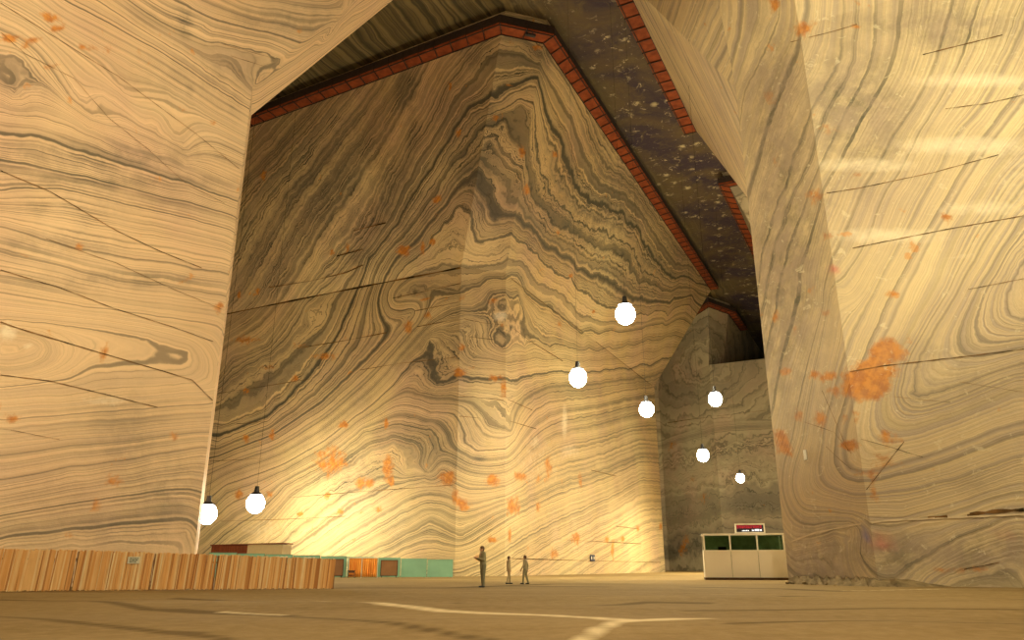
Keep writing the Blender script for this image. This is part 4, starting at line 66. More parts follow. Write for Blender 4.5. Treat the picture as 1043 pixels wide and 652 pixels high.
'blobs':[('rust',17.25,38.44,6.67,0.29,-0.87,-0.13,-0.01,0.04,-0.19,1.1),('rust',18.64,37.38,6.95,0.77,-0.38,-0.06,-0.02,0.01,-0.19,1.0),('rust',17.66,37.87,5.37,0.55,-0.27,-0.03,-0.02,0.01,-0.19,0.9),('rust',16.58,40.42,8.29,0.14,-0.42,-0.08,-0.03,0.09,-0.52,0.8),('rust',16.1,41.84,8.82,0.13,-0.38,-0.07,-0.02,0.07,-0.43,0.7),('rust',15.61,43.28,7.4,0.21,-0.63,-0.1,-0.03,0.08,-0.49,1.1),('rust',16.84,39.64,10.65,0.28,-0.81,-0.2,-0.01,0.04,-0.21,1.0),('rust',17.05,39.03,9.7,0.13,-0.4,-0.09,-0.02,0.05,-0.3,1.1),('rust',15.76,42.85,15.24,0.11,-0.33,-0.11,-0.03,0.08,-0.47,0.6),('rust',17.19,38.61,20.87,0.24,-0.7,-0.36,-0.02,0.06,-0.34,0.7),('rust',16.29,41.28,24.95,0.17,-0.49,-0.29,-0.04,0.12,-0.75,0.5),('rust',19.18,37.11,11.31,0.59,-0.29,-0.08,-0.06,0.03,-0.51,1.4),('rust',19.96,36.72,11.71,0.16,-0.08,-0.02,-0.05,0.03,-0.41,1.0),('rust',17.89,37.76,9.72,0.72,-0.36,-0.08,-0.07,0.03,-0.56,1.9),('rust',18.6,37.4,10.51,0.68,-0.34,-0.09,-0.05,0.02,-0.41,1.8),('rust',18.47,37.46,9.5,0.36,-0.18,-0.04,-0.07,0.04,-0.6,1.5),('rust',22.48,35.47,18.0,0.19,-0.1,-0.05,-0.03,0.02,-0.24,1.0),('rust',22.96,35.23,18.05,0.11,-0.06,-0.03,-0.02,0.01,-0.11,1.0),('rust',19.84,36.79,14.22,0.36,-0.18,-0.06,-0.02,0.01,-0.13,1.0),('rust',17.02,39.11,14.1,0.12,-0.34,-0.12,-0.01,0.04,-0.21,1.0),('rust',15.85,42.58,11.66,0.19,-0.55,-0.14,-0.02,0.05,-0.28,1.0),('rust',15.57,43.41,8.09,0.27,-0.8,-0.13,-0.02,0.07,-0.44,0.9),('rust',16.73,39.98,10.79,0.26,-0.76,-0.19,-0.01,0.03,-0.16,1.0),('rust',16.99,39.22,9.8,0.16,-0.47,-0.11,-0.02,0.05,-0.26,0.9),('rust',17.66,37.87,4.42,0.19,-0.1,-0.01,-0.08,0.04,-0.65,0.9),('rust',18.3,37.55,5.81,0.85,-0.42,-0.06,-0.05,0.03,-0.43,0.5),('rust',17.43,37.99,18.15,0.35,-0.17,-0.08,-0.03,0.02,-0.29,0.8),('rust',17.57,37.92,31.7,0.57,-0.29,-0.23,-0.06,0.03,-0.55,0.8),('rust',20.14,36.64,30.8,0.31,-0.16,-0.13,-0.02,0.01,-0.2,1.0),('rust',20.23,36.43,32.51,0.24,-0.09,-0.08,-0.0,0.05,-0.17,1.0),('rust',16.36,41.08,29.05,0.17,-0.5,-0.34,-0.03,0.09,-0.58,0.6),('rust',16.59,39.04,34.55,0.16,-0.33,-0.29,0.01,0.17,-0.38,1.0),('rust',21.29,36.06,0.81,0.41,-0.2,0.0,-0.02,0.01,-0.13,0.8),('rust',19.88,36.76,0.76,0.5,-0.25,0.0,-0.02,0.01,-0.13,0.6),('rust',17.49,37.95,8.08,0.2,-0.1,-0.02,-0.03,0.01,-0.25,0.9),('rust',17.12,38.81,8.25,0.07,-0.19,-0.04,-0.02,0.06,-0.35,0.8),('rust',18.14,37.63,24.72,0.45,-0.22,-0.14,-0.05,0.02,-0.43,0.5),('rust',19.04,37.18,21.33,0.22,-0.11,-0.06,-0.02,0.01,-0.18,0.7),('rust',16.41,40.93,17.61,0.13,-0.38,-0.16,-0.01,0.03,-0.17,0.6),('rust',16.25,41.39,13.86,0.08,-0.23,-0.07,-0.02,0.06,-0.34,0.5),('rust',17.84,37.78,24.95,0.23,-0.11,-0.07,-0.03,0.01,-0.25,0.6),('rust',15.77,42.8,-0.0,0.49,-1.43,0.03,-0.01,0.04,-0.25,0.5),('rust',22.69,35.36,18.9,0.27,-0.13,-0.07,-0.05,0.02,-0.33,0.4),('gray',21.16,36.13,9.93,2.17,-1.08,-0.27,-0.24,0.12,-1.69,0.4),('gray',16.23,41.46,18.46,0.89,-2.62,-1.11,-0.48,1.41,-8.58,0.95),('gray',16.43,40.87,27.48,0.79,-2.34,-1.52,-0.31,0.91,-5.64,0.8),('gray',19.4,37.01,25.6,2.14,-1.07,-0.71,-0.42,0.21,-3.64,0.9),('gray',23.84,34.79,29.16,2.35,-1.17,-0.95,-0.21,0.11,-1.53,0.8),('gray',16.07,41.92,1.74,0.7,-2.06,-0.04,-0.09,0.26,-1.48,0.8),('gray',18.25,37.57,27.98,1.14,-0.57,-0.41,-0.21,0.1,-1.92,0.6),('gray',16.67,40.16,26.33,0.52,-1.53,-0.97,-0.14,0.41,-2.47,0.5),('gray',17.33,38.22,23.16,0.68,-2.02,-1.18,-0.07,0.2,-1.15,0.5),('gray',22.22,35.6,30.15,2.86,-1.42,-1.17,-0.1,0.05,-0.76,0.6),('gray',16.29,41.27,22.25,0.66,-1.94,-1.0,-0.13,0.39,-2.42,0.4),('gray',16.43,40.87,16.97,0.62,-1.84,-0.72,-0.13,0.38,-2.27,0.4),('gray',17.02,39.12,9.61,0.4,-1.17,-0.26,-0.04,0.13,-0.71,0.5),('gray',24.39,34.52,21.58,1.48,-0.74,-0.44,-0.1,0.05,-0.66,0.3),('gray',20.74,36.34,12.53,0.0,-0.0,-0.0,-0.0,0.0,-0.01,0.0),('gray',21.4,36.01,1.53,2.01,-1.0,-0.02,-0.13,0.06,-0.85,1.0),('gray',17.77,37.81,1.56,1.86,-0.92,-0.02,-0.11,0.05,-0.89,1.0),('gray',16.04,42.0,1.24,0.81,-2.38,-0.02,-0.07,0.21,-1.23,1.0),('gray',21.83,35.79,4.45,1.54,-0.77,-0.08,-0.09,0.05,-0.62,0.3),('pale',24.96,34.23,25.44,2.93,-1.46,-1.05,-0.06,0.03,-0.41,0.8),('pale',19.42,36.99,21.96,2.49,-1.24,-0.71,-0.05,0.02,-0.41,0.8),('pale',23.64,34.89,21.92,2.6,-1.29,-0.78,-0.07,0.04,-0.5,0.9),('pale',19.76,36.82,17.62,2.39,-1.19,-0.54,-0.05,0.03,-0.44,0.8),('pale',23.88,34.77,18.21,2.16,-1.08,-0.54,-0.06,0.03,-0.42,0.6),('pale',22.94,35.24,15.71,2.17,-1.08,-0.46,-0.04,0.02,-0.26,0.4),('pale',25.71,33.86,19.5,1.4,-0.7,-0.38,-0.5,0.25,-3.12,0.4),('pale',18.16,37.62,17.17,0.13,-0.06,-0.03,-0.01,0.01,-0.11,0.9),('blue',17.28,38.34,2.4,0.06,-0.18,-0.01,-0.01,0.03,-0.18,0.8),('pink',17.75,37.82,2.01,0.3,-0.15,-0.0,-0.03,0.01,-0.23,0.6),('pink',22.31,35.55,2.37,0.14,-0.07,-0.0,-0.02,0.01,-0.13,0.5),('pink',17.38,38.01,16.13,0.13,-0.06,-0.03,-0.02,0.01,-0.17,0.7)]},'rfar':{'pts':[],
'cuts':[],
'blobs':[]},'far':{'pts':[],
'cuts':[(0.15,[(36.41,185.04,34.33,5),(37.66,181.38,33.97,0),(38.84,177.71,33.59,0),(39.97,174.19,33.23,0),(41.06,170.81,32.88,0),(42.12,167.52,32.49,0),(43.14,164.36,32.11,0),(44.38,162.26,31.93,1),(45.95,161.48,31.99,1),(47.5,160.7,32.05,1),(49.05,159.94,32.12,1),(50.57,159.17,32.18,1),(52.09,158.42,32.24,1),(53.59,157.67,32.3,1)])],
'blobs':[('rust',41.77,168.6,14.58,0.6,-1.86,-0.15,-0.04,0.12,-0.82,0.9),('rust',40.32,173.11,18.83,0.51,-1.58,-0.16,-0.04,0.12,-0.86,0.7),('rust',39.03,177.12,7.07,0.52,-1.62,-0.06,-0.04,0.11,-0.85,0.9),('rust',38.53,178.68,4.56,0.53,-1.64,-0.03,-0.04,0.11,-0.85,0.8),('rust',43.93,162.49,13.68,0.54,-0.27,-0.02,-0.05,0.02,-0.6,0.8),('rust',38.16,179.83,11.96,0.41,-1.26,-0.08,-0.03,0.08,-0.65,0.7),('rust',37.98,180.38,28.31,0.56,-1.74,-0.26,-0.02,0.06,-0.46,0.8),('gray',45.33,161.79,20.1,10.57,-5.27,-0.63,-0.62,0.31,-8.05,0.4),('gray',42.83,165.29,4.29,6.05,-18.81,-0.39,-0.27,0.85,-5.84,0.4)]}}
FINE = dict(main=range(0, 6), left=range(0, 4), right=range(0, 6), rfar=(), far=())

# ------------------------------------------------------------------ helpers
def tag(o, label=None, cat=None, group=None, kind=None):
    if label: o['label'] = label
    if cat: o['category'] = cat
    if group: o['group'] = group
    if kind: o['kind'] = kind
    return o
def empty(name, loc, rz=0., label=None, cat=None, group=None):
    o = bpy.data.objects.new(name, None); COL.objects.link(o)
    o.location = loc; o.rotation_euler = (0, 0, rz); o.empty_display_size = .3
    return tag(o, label, cat, group)
def link(name, me, mat, parent=None):
    o = bpy.data.objects.new(name, me); COL.objects.link(o)
    for m in (mat if isinstance(mat, (list, tuple)) else [mat]):
        if m is not None: me.materials.append(m)
    if parent: o.parent = parent
    return o
def obj(name, bm, mat, parent=None, smooth=False):
    me = bpy.data.meshes.new(name); bm.normal_update(); bm.to_mesh(me); bm.free()
    if smooth:
        for p in me.polygons: p.use_smooth = True
    return link(name, me, mat, parent)
def box(bm, c, s, rz=0., mi=0, bev=0., rx=0.):
    M = Matrix.Translation(c) @ Matrix.Rotation(rz, 4, 'Z') @ Matrix.Rotation(rx, 4, 'X') @ Matrix.Diagonal((*s, 1))
    r = bmesh.ops.create_cube(bm, size=1., matrix=M)
    fs = list({f for v in r['verts'] for f in v.link_faces})
    for f in fs: f.material_index = mi
    if bev > 0:
        es = list({e for f in fs for e in f.edges})
        bmesh.ops.bevel(bm, geom=es, offset=bev, segments=2, affect='EDGES')
def bar(bm, p, q, w, h=None, mi=0, up=(0, 0, 1)):
    p, q = Vector(p), Vector(q); d = q-p; L = d.length
    x = d.normalized(); u = Vector(up)
    if abs(x.dot(u)) > .95: u = Vector((1, 0, 0))
    y = u.cross(x).normalized(); z = x.cross(y)
    M = Matrix((x, y, z)).transposed().to_4x4(); M.translation = (p+q)/2
    r = bmesh.ops.create_cube(bm, size=1., matrix=M @ Matrix.Diagonal((L, w, h or w, 1)))
    for f in {f for v in r['verts'] for f in v.link_faces}: f.material_index = mi
def tube(bm, p, q, r0, r1=None, n=12, mi=0):
    p, q = Vector(p), Vector(q); d = q-p
    M = d.to_track_quat('Z', 'Y').to_matrix().to_4x4(); M.translation = (p+q)/2
    r = bmesh.ops.create_cone(bm, cap_ends=True, segments=n, radius1=r0, radius2=r0 if r1 is None else r1, depth=d.length, matrix=M)
    for f in {f for v in r['verts'] for f in v.link_faces}: f.material_index = mi

# ------------------------------------------------------------------ materials
class NT:
    def __init__(s, name):
        s.m = bpy.data.materials.new(name); s.m.use_nodes = True
        s.t = s.m.node_tree; s.t.nodes.clear()
        s.out = s.n('ShaderNodeOutputMaterial')
    def n(s, ty, **kw):
        o = s.t.nodes.new(ty)
        for k, v in kw.items(): setattr(o, k, v)
        return o
    def L(s, a, b): s.t.links.new(a, b)
    def val(s, x, sock):
        if isinstance(x, (int, float)): sock.default_value = x
        elif isinstance(x, tuple): sock.default_value = x if len(x) == 4 or len(sock.default_value) == 3 else (*x, 1)
        else: s.L(x, sock)
    def math(s, op, a, b=0., c=None, clamp=False):
        o = s.n('ShaderNodeMath', operation=op, use_clamp=clamp)
        s.val(a, o.inputs[0]); s.val(b, o.inputs[1])
        if c is not None: s.val(c, o.inputs[2])
        return o.outputs[0]
    def noise(s, vec, scale, det=3., rough=.55, dist=0.):
        o = s.n('ShaderNodeTexNoise'); o.inputs['Scale'].default_value = scale
        o.inputs['Detail'].default_value = det; o.inputs['Roughness'].default_value = rough
        o.inputs['Distortion'].default_value = dist
        if vec is not None: s.L(vec, o.inputs['Vector'])
        return o.outputs['Fac']
    def noise1(s, w, scale, det=2., rough=.5):
        o = s.n('ShaderNodeTexNoise', noise_dimensions='1D'); o.inputs['Scale'].default_value = scale
        o.inputs['Detail'].default_value = det; o.inputs['Roughness'].default_value = rough
        s.L(w, o.inputs['W']); return o.outputs['Fac']
    def ramp(s, fac, stops):
        o = s.n('ShaderNodeValToRGB'); e = o.color_ramp.elements
        while len(e) < len(stops): e.new(.5)
        for i, (p, c) in enumerate(stops):
            e[i].position = p; e[i].color = (c, c, c, 1) if isinstance(c, (int, float)) else (*c, 1)
        s.L(fac, o.inputs[0]); return o.outputs[0]
    def mix(s, fac, a, b, mode='MIX'):
        o = s.n('ShaderNodeMix', data_type='RGBA', blend_type=mode)
        s.val(fac, o.inputs[0]); s.val(a, o.inputs[6]); s.val(b, o.inputs[7]); return o.outputs[2]
    def attr(s, name):
        o = s.n('ShaderNodeAttribute'); o.attribute_name = name; return o.outputs['Fac']
    def pos(s, scale=None):
        o = s.n('ShaderNodeTexCoord').outputs['Object']
        if scale is None: return o
        m = s.n('ShaderNodeMapping'); m.inputs['Scale'].default_value = scale; s.L(o, m.inputs[0]); return m.outputs[0]
    def bsdf(s, col, rough=.8, spec=.3, bump=None, bstr=.3, bdist=.1, **kw):
        b = s.n('ShaderNodeBsdfPrincipled'); s.val(col, b.inputs['Base Color']); s.val(rough, b.inputs['Roughness'])
        b.inputs['Specular IOR Level'].default_value = spec
        for k, v in kw.items(): s.val(v, b.inputs[k.replace('_', ' ')])
        if bump is not None:
            bn = s.n('ShaderNodeBump'); bn.inputs['Strength'].default_value = bstr; bn.inputs['Distance'].default_value = bdist
            s.L(bump, bn.inputs['Height']); s.L(bn.outputs[0], b.inputs['Normal'])
        s.L(b.outputs[0], s.out.inputs[0]); return s.m

CREAM, TAN, TAUPE, GREY, LINE, RUST = (.76, .60, .33), (.64, .44, .21), (.26, .21, .13), (.10, .095, .065), (.028, .03, .022), (.62, .235, .02)
def rock(name, wa=.9, wb=.22, f1=.8, f2=2.6, g=.55, ln=.8, cream=CREAM, tan=TAN, taupe=TAUPE, speck=0., lzf=.62, broad=0., pink=(.62, .40, .30), seams=()):
    s = NT(name); P = s.pos()
    ph = s.attr('phase')
    na = s.math('MULTIPLY', s.math('SUBTRACT', s.noise(P, .16, 3.), .5), wa*2)
    nb = s.math('MULTIPLY', s.math('SUBTRACT', s.noise(P, .5, 4., .6), .5), wb*3.2)
    zone = s.attr('gray')
    nb = s.math('MULTIPLY', nb, s.math('ADD', s.math('MULTIPLY', zone, 2.), 1.))
    p = s.math('ADD', s.math('ADD', ph, na), nb)
    big = s.noise(P, .055, 2.)
    base = s.mix(s.ramp(big, [(.35, 0.), (.68, 1.)]), cream, tan)
    base = s.mix(s.ramp(s.noise(P, .5, 5., .65), [(.35, 0.), (.75, .45)]), base, tan)
    base = s.mix(s.math('MULTIPLY', s.ramp(s.noise(P, .11, 4., .6, .5), [(.45, 0.), (.7, 1.)]), .55), base, pink)
    tex = s.ramp(s.noise1(p, f2*2.3, 3., .65), [(.3, .72), (.65, 1.)])
    base = s.mix(.55, base, tex, 'MULTIPLY')
    b1 = s.ramp(s.noise1(p, f1, 2.), [(.46, 0.), (.6, 1.)])
    gz = s.math('ADD', s.math('MULTIPLY', zone, .6), g) if not speck else s.math('MULTIPLY', s.math('SUBTRACT', 1.1, zone, clamp=True), g*1.3)
    b1 = s.math('MULTIPLY', s.math('MULTIPLY', b1, gz), s.ramp(s.noise(P, .13, 4., .6), [(.3, .35), (.6, 1.)]), clamp=True)
    c = s.mix(b1, base, taupe)
    b2 = s.ramp(s.noise1(p, f2, 2.), [(.42, 0.), (.48, .0), (.5, 1.), (.53, 1.), (.55, 0.)])
    fade = s.ramp(s.noise(P, .35, 3.), [(.35, .4), (.6, 1.)])
    lz = s.math('ADD', s.math('MULTIPLY', zone, .8), lzf, clamp=True)
    c = s.mix(s.math('MULTIPLY', s.math('MULTIPLY', s.math('MULTIPLY', b2, ln), fade), lz), c, LINE)
    b3 = s.ramp(s.noise1(p, f2*.45, 3.), [(.57, 0.), (.66, 1.)])
    c = s.mix(s.math('MULTIPLY', b3, s.math('ADD', s.math('MULTIPLY', zone, .7), g*.6), clamp=True), c, GREY)
    # the strongest seams of dark clay, each at its own level of the bedding
    for v, w_, k_ in seams:
        d = s.math('ABSOLUTE', s.math('SUBTRACT', p, v))
        mr = s.n('ShaderNodeMapRange', interpolation_type='SMOOTHSTEP'); s.L(d, mr.inputs[0])
        mr.inputs[1].default_value = w_*.35; mr.inputs[2].default_value = w_; mr.inputs[3].default_value = k_; mr.inputs[4].default_value = 0.
        c = s.mix(mr.outputs[0], c, (.045, .045, .033))
    fine = s.noise(P, 2.2, 5., .65)
    c = s.mix(s.math('MULTIPLY', s.math('MULTIPLY', zone, s.ramp(s.noise(P, .8, 5., .7), [(.4, .2), (.62, 1.)])), .75, clamp=True), c, (.11, .10, .075))
    pale = s.ramp(s.math('ADD', s.attr('pale'), s.math('MULTIPLY', s.math('SUBTRACT', fine, .5), .7)), [(.3, 0.), (.8, 1.)])  # pale salt; on the right pillar, painted bands of light on the benches
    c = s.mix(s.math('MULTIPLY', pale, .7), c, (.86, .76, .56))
    if broad:
        bb = s.math('MULTIPLY', s.ramp(s.noise1(p, .33, 2.), [(.42, 0.), (.62, 1.)]), s.math('MULTIPLY', zone, broad), clamp=True)
        c = s.mix(bb, c, (.09, .075, .06))
    rr = s.attr('rust')
    rm = s.ramp(s.math('ADD', rr, s.math('MULTIPLY', s.math('SUBTRACT', s.noise(P, 1.1, 6., .7), .5), 2.0)), [(.34, 0.), (.75, 1.)])
    rm = s.math('MULTIPLY', rm, s.ramp(rr, [(.05, 0.), (.2, 1.)]))
    c = s.mix(s.math('MULTIPLY', rm, .85), c, s.mix(s.ramp(s.noise(P, 2.5, 4.), [(.4, 0.), (.6, 1.)]), RUST, (.42, .13, .01)))
    # small scattered rust freckles of iron
    fr = s.ramp(s.noise(P, .75, 5., .6), [(.68, 0.), (.73, 1.)])
    c = s.mix(s.math('MULTIPLY', fr, .55), c, RUST)
    if speck:
        c = s.mix(s.math('MULTIPLY', s.ramp(s.noise(P, .5, 6., .7, .7), [(.42, 0.), (.6, 1.)]), s.math('MULTIPLY', zone, .9), clamp=True), c, (.37, .29, .22))
        c = s.mix(s.math('MULTIPLY', s.ramp(s.noise(P, 1.6, 6., .7, .6), [(.6, 0.), (.66, 1.)]), speck), c, (.75, .66, .45))
    c = s.mix(s.attr('blue'), c, (.08, .12, .5)); c = s.mix(s.attr('pink'), c, (.6, .12, .12))
    h = s.math('ADD', s.math('MULTIPLY', s.noise1(p, f2, 3.), .8), s.noise(P, .8, 6., .65))
    return s.bsdf(c, .62, .35, h, .55, .12)
M_MAIN = rock('folded_salt', .4, .2, 1.3, 3.0, .45, 1., broad=.9, seams=((10, .3, .9), (9.3, .14, .6), (5, .38, .8), (7.5, .5, .55), (6.3, .2, .5), (3, .14, .7), (0, .2, .7), (1.4, .12, .5), (-3, .16, .7), (-5, .12, .5), (-7, .22, .75), (-9.5, .2, .5), (-12, .16, .6), (-16, .2, .5), (12.2, .35, .6), (14, .2, .6), (8.3, .12, .7), (4.2, .12, .6), (11, .14, .6), (-22, .2, .4), (-28, .22, .4), (-34, .2, .4)))
M_LEFT = rock('banded_salt_peach', .35, .08, .8, 1.5, .25, 1., lzf=.28, cream=(.78, .58, .36), tan=(.70, .48, .27), pink=(.66, .42, .30), seams=((0, .26, .8), (-2, .1, .6), (-4, .22, .6), (-7, .16, .5), (-12, .14, .45), (-15, .22, .5), (-20, .14, .4), (3, .08, .5), (1.5, .08, .5), (16, .16, .7), (18, .12, .6), (16.6, .08, .5), (24, .28, .7), (22, .1, .5), (27, .35, .4), (28.3, .3, .35), (-24, .12, .5), (8, .2, .35), (11, .14, .3), (6, .12, .35), (20.4, .12, .6)), taupe=(.36, .26, .19))
M_RIGHT = rock('banded_salt_pale', .35, .1, 1.8, 3.6, .55, .2, cream=(.80, .66, .40), tan=(.62, .47, .27), taupe=(.36, .29, .24), pink=(.50, .38, .31), speck=.5, seams=((0, .12, .45), (6, .4, .22), (3, .3, .22), (9, .3, .2)), lzf=.5)
M_FAR = rock('grey_salt', 1.2, .4, .35, 1.0, .75, .8, cream=(.55, .47, .31), tan=(.42, .34, .23), taupe=(.2, .17, .13))
def mat_cut_shade():
    s = NT('saw_cut_shadow'); P = s.pos()
    return s.bsdf(s.mix(s.ramp(s.noise(P, .7, 4.), [(.4, 0.), (.65, 1.)]), (.035, .025, .012), (.30, .16, .06)), .9, .1)
M_CUT_SHADE = mat_cut_shade()
def mat_edge():
    s = NT('fresh_salt_lip'); P = s.pos()
    return s.bsdf(s.mix(s.noise(P, 2., 4.), (.8, .68, .48), (.5, .38, .22)), .7, .3)
M_LIP = mat_edge()

def mat_ceiling():
    s = NT('mottled_salt_roof'); P = s.pos()
    sx = s.n('ShaderNodeSeparateXYZ'); s.L(P, sx.inputs[0])
    b = s.math('ADD', s.math('MULTIPLY', sx.outputs[0], -.895), s.math('MULTIPLY', sx.outputs[1], .446))
    w = s.math('ADD', b, s.math('MULTIPLY', s.noise(P, .12, 3.), 3.))
    stripes = s.mix(s.ramp(s.noise1(w, 1.1, 3., .6), [(.35, 0.), (.65, 1.)]), (.20, .15, .065), (.06, .05, .025))
    stripes = s.mix(s.math('MULTIPLY', s.ramp(s.noise1(w, 3.5, 2.), [(.55, 0.), (.7, 1.)]), .7), stripes, (.05, .04, .03))
    mott = s.mix(s.ramp(s.noise(P, .10, 4., .6, .8), [(.42, 0.), (.6, 1.)]), (.05, .034, .05), (.115, .082, .045))
    mott = s.mix(s.ramp(s.noise(P, .55, 6., .7, 1.2), [(.52, 0.), (.68, .8)]), mott, (.13, .10, .05))
    v = s.n('ShaderNodeTexVoronoi'); v.inputs['Scale'].default_value = .42; s.L(P, v.inputs['Vector'])
    sp = s.math('MAXIMUM', s.math('MULTIPLY', s.ramp(v.outputs['Distance'], [(.12, 1.), (.3, 0.)]), s.ramp(s.noise(P, .9, 5., .7), [(.5, 0.), (.56, 1.)])), s.math('MULTIPLY', s.ramp(s.noise(P, .95, 6., .7, 1.), [(.6, 0.), (.66, 1.)]), s.ramp(s.noise(P, .09, 2.), [(.4, .15), (.6, 1.)])))
    mott = s.mix(s.math('MULTIPLY', sp, .8), mott, (.62, .52, .30))
    f = s.ramp(s.math('DIVIDE', s.math('ADD', b, s.math('MULTIPLY', s.noise(P, .1, 3.), 8.)), 60.), [(.48, 0.), (.56, 1.)])
    return s.bsdf(s.mix(f, mott, stripes), .75, .25, s.noise(P, .6, 6., .7), .8, .25)
def mat_floor():
    s = NT('trodden_salt_floor'); P = s.pos()
    st = s.noise(s.pos((.12, .9, 1.)), 1., 5., .6)
    c = s.mix(s.ramp(s.noise(P, .12, 4.), [(.35, 0.), (.65, 1.)]), (.21, .14, .055), (.29, .20, .085))
    c = s.mix(s.ramp(st, [(.5, 0.), (.62, .5)]), c, (.20, .13, .05))
    c = s.mix(s.math('MULTIPLY', s.ramp(s.noise(P, 3., 6., .7), [(.4, 0.), (.7, 1.)]), .35), c, (.42, .30, .15))
    n = s.math('MULTIPLY', s.math('SUBTRACT', s.noise(s.pos((.6, 1.4, 1.)), 1.2, 5., .65), .5), .5)
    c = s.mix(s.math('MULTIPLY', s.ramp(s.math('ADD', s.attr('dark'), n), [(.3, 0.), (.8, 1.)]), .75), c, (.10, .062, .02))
    c = s.mix(s.math('MULTIPLY', s.ramp(s.math('ADD', s.attr('light'), n), [(.4, 0.), (.9, 1.)]), .85), c, (.74, .60, .36))
    return s.bsdf(c, .95, .08, s.noise(P, 1.5, 6., .65), .5, .06)
def plain(name, col, rough=.6, spec=.3, var=.15, sc=3., metallic=0., stretch=(1, 1, 1)):
    s = NT(name); P = s.pos(stretch)
    dk = tuple(x*(1-var*2) for x in col)
    return s.bsdf(s.mix(s.ramp(s.noise(P, sc, 4.), [(.35, 0.), (.7, 1.)]), col, dk), rough, spec, s.noise(P, sc*4, 3.), .15, .01, Metallic=metallic)
def emis(name, col, st):
    s = NT(name); e = s.n('ShaderNodeEmission'); e.inputs[0].default_value = (*col, 1); e.inputs[1].default_value = st
    s.L(e.outputs[0], s.out.inputs[0]); return s.m

# ------------------------------------------------------------------ rock surfaces
def rbf_fit(pts):
    A = np.array(pts, float); X, v = A[:, :3], A[:, 3]
    _, keep = np.unique(np.round(X, 1), axis=0, return_index=True); X, v = X[keep], v[keep]
    n = len(X); D = np.linalg.norm(X[:, None]-X[None], axis=2)
    lam = 1.2
    K = np.zeros((n+4, n+4)); K[:n, :n] = -D + lam*0; K[:n, :n] -= 0
    K[:n, :n][np.diag_indices(n)] += .1
    Pm = np.hstack([np.ones((n, 1)), X]); K[:n, n:] = Pm; K[n:, :n] = Pm.T; K[n:, n:] -= np.eye(4)*1e-6
    w = np.linalg.solve(K, np.concatenate([v, np.zeros(4)]))
    def ev(Q):
        out = np.empty(len(Q))
        for i in range(0, len(Q), 4000):
            q = Q[i:i+4000]; d = np.linalg.norm(q[:, None]-X[None], axis=2)
            out[i:i+4000] = -d @ w[:n] + w[n] + q @ w[n+1:]
        return out
    return ev
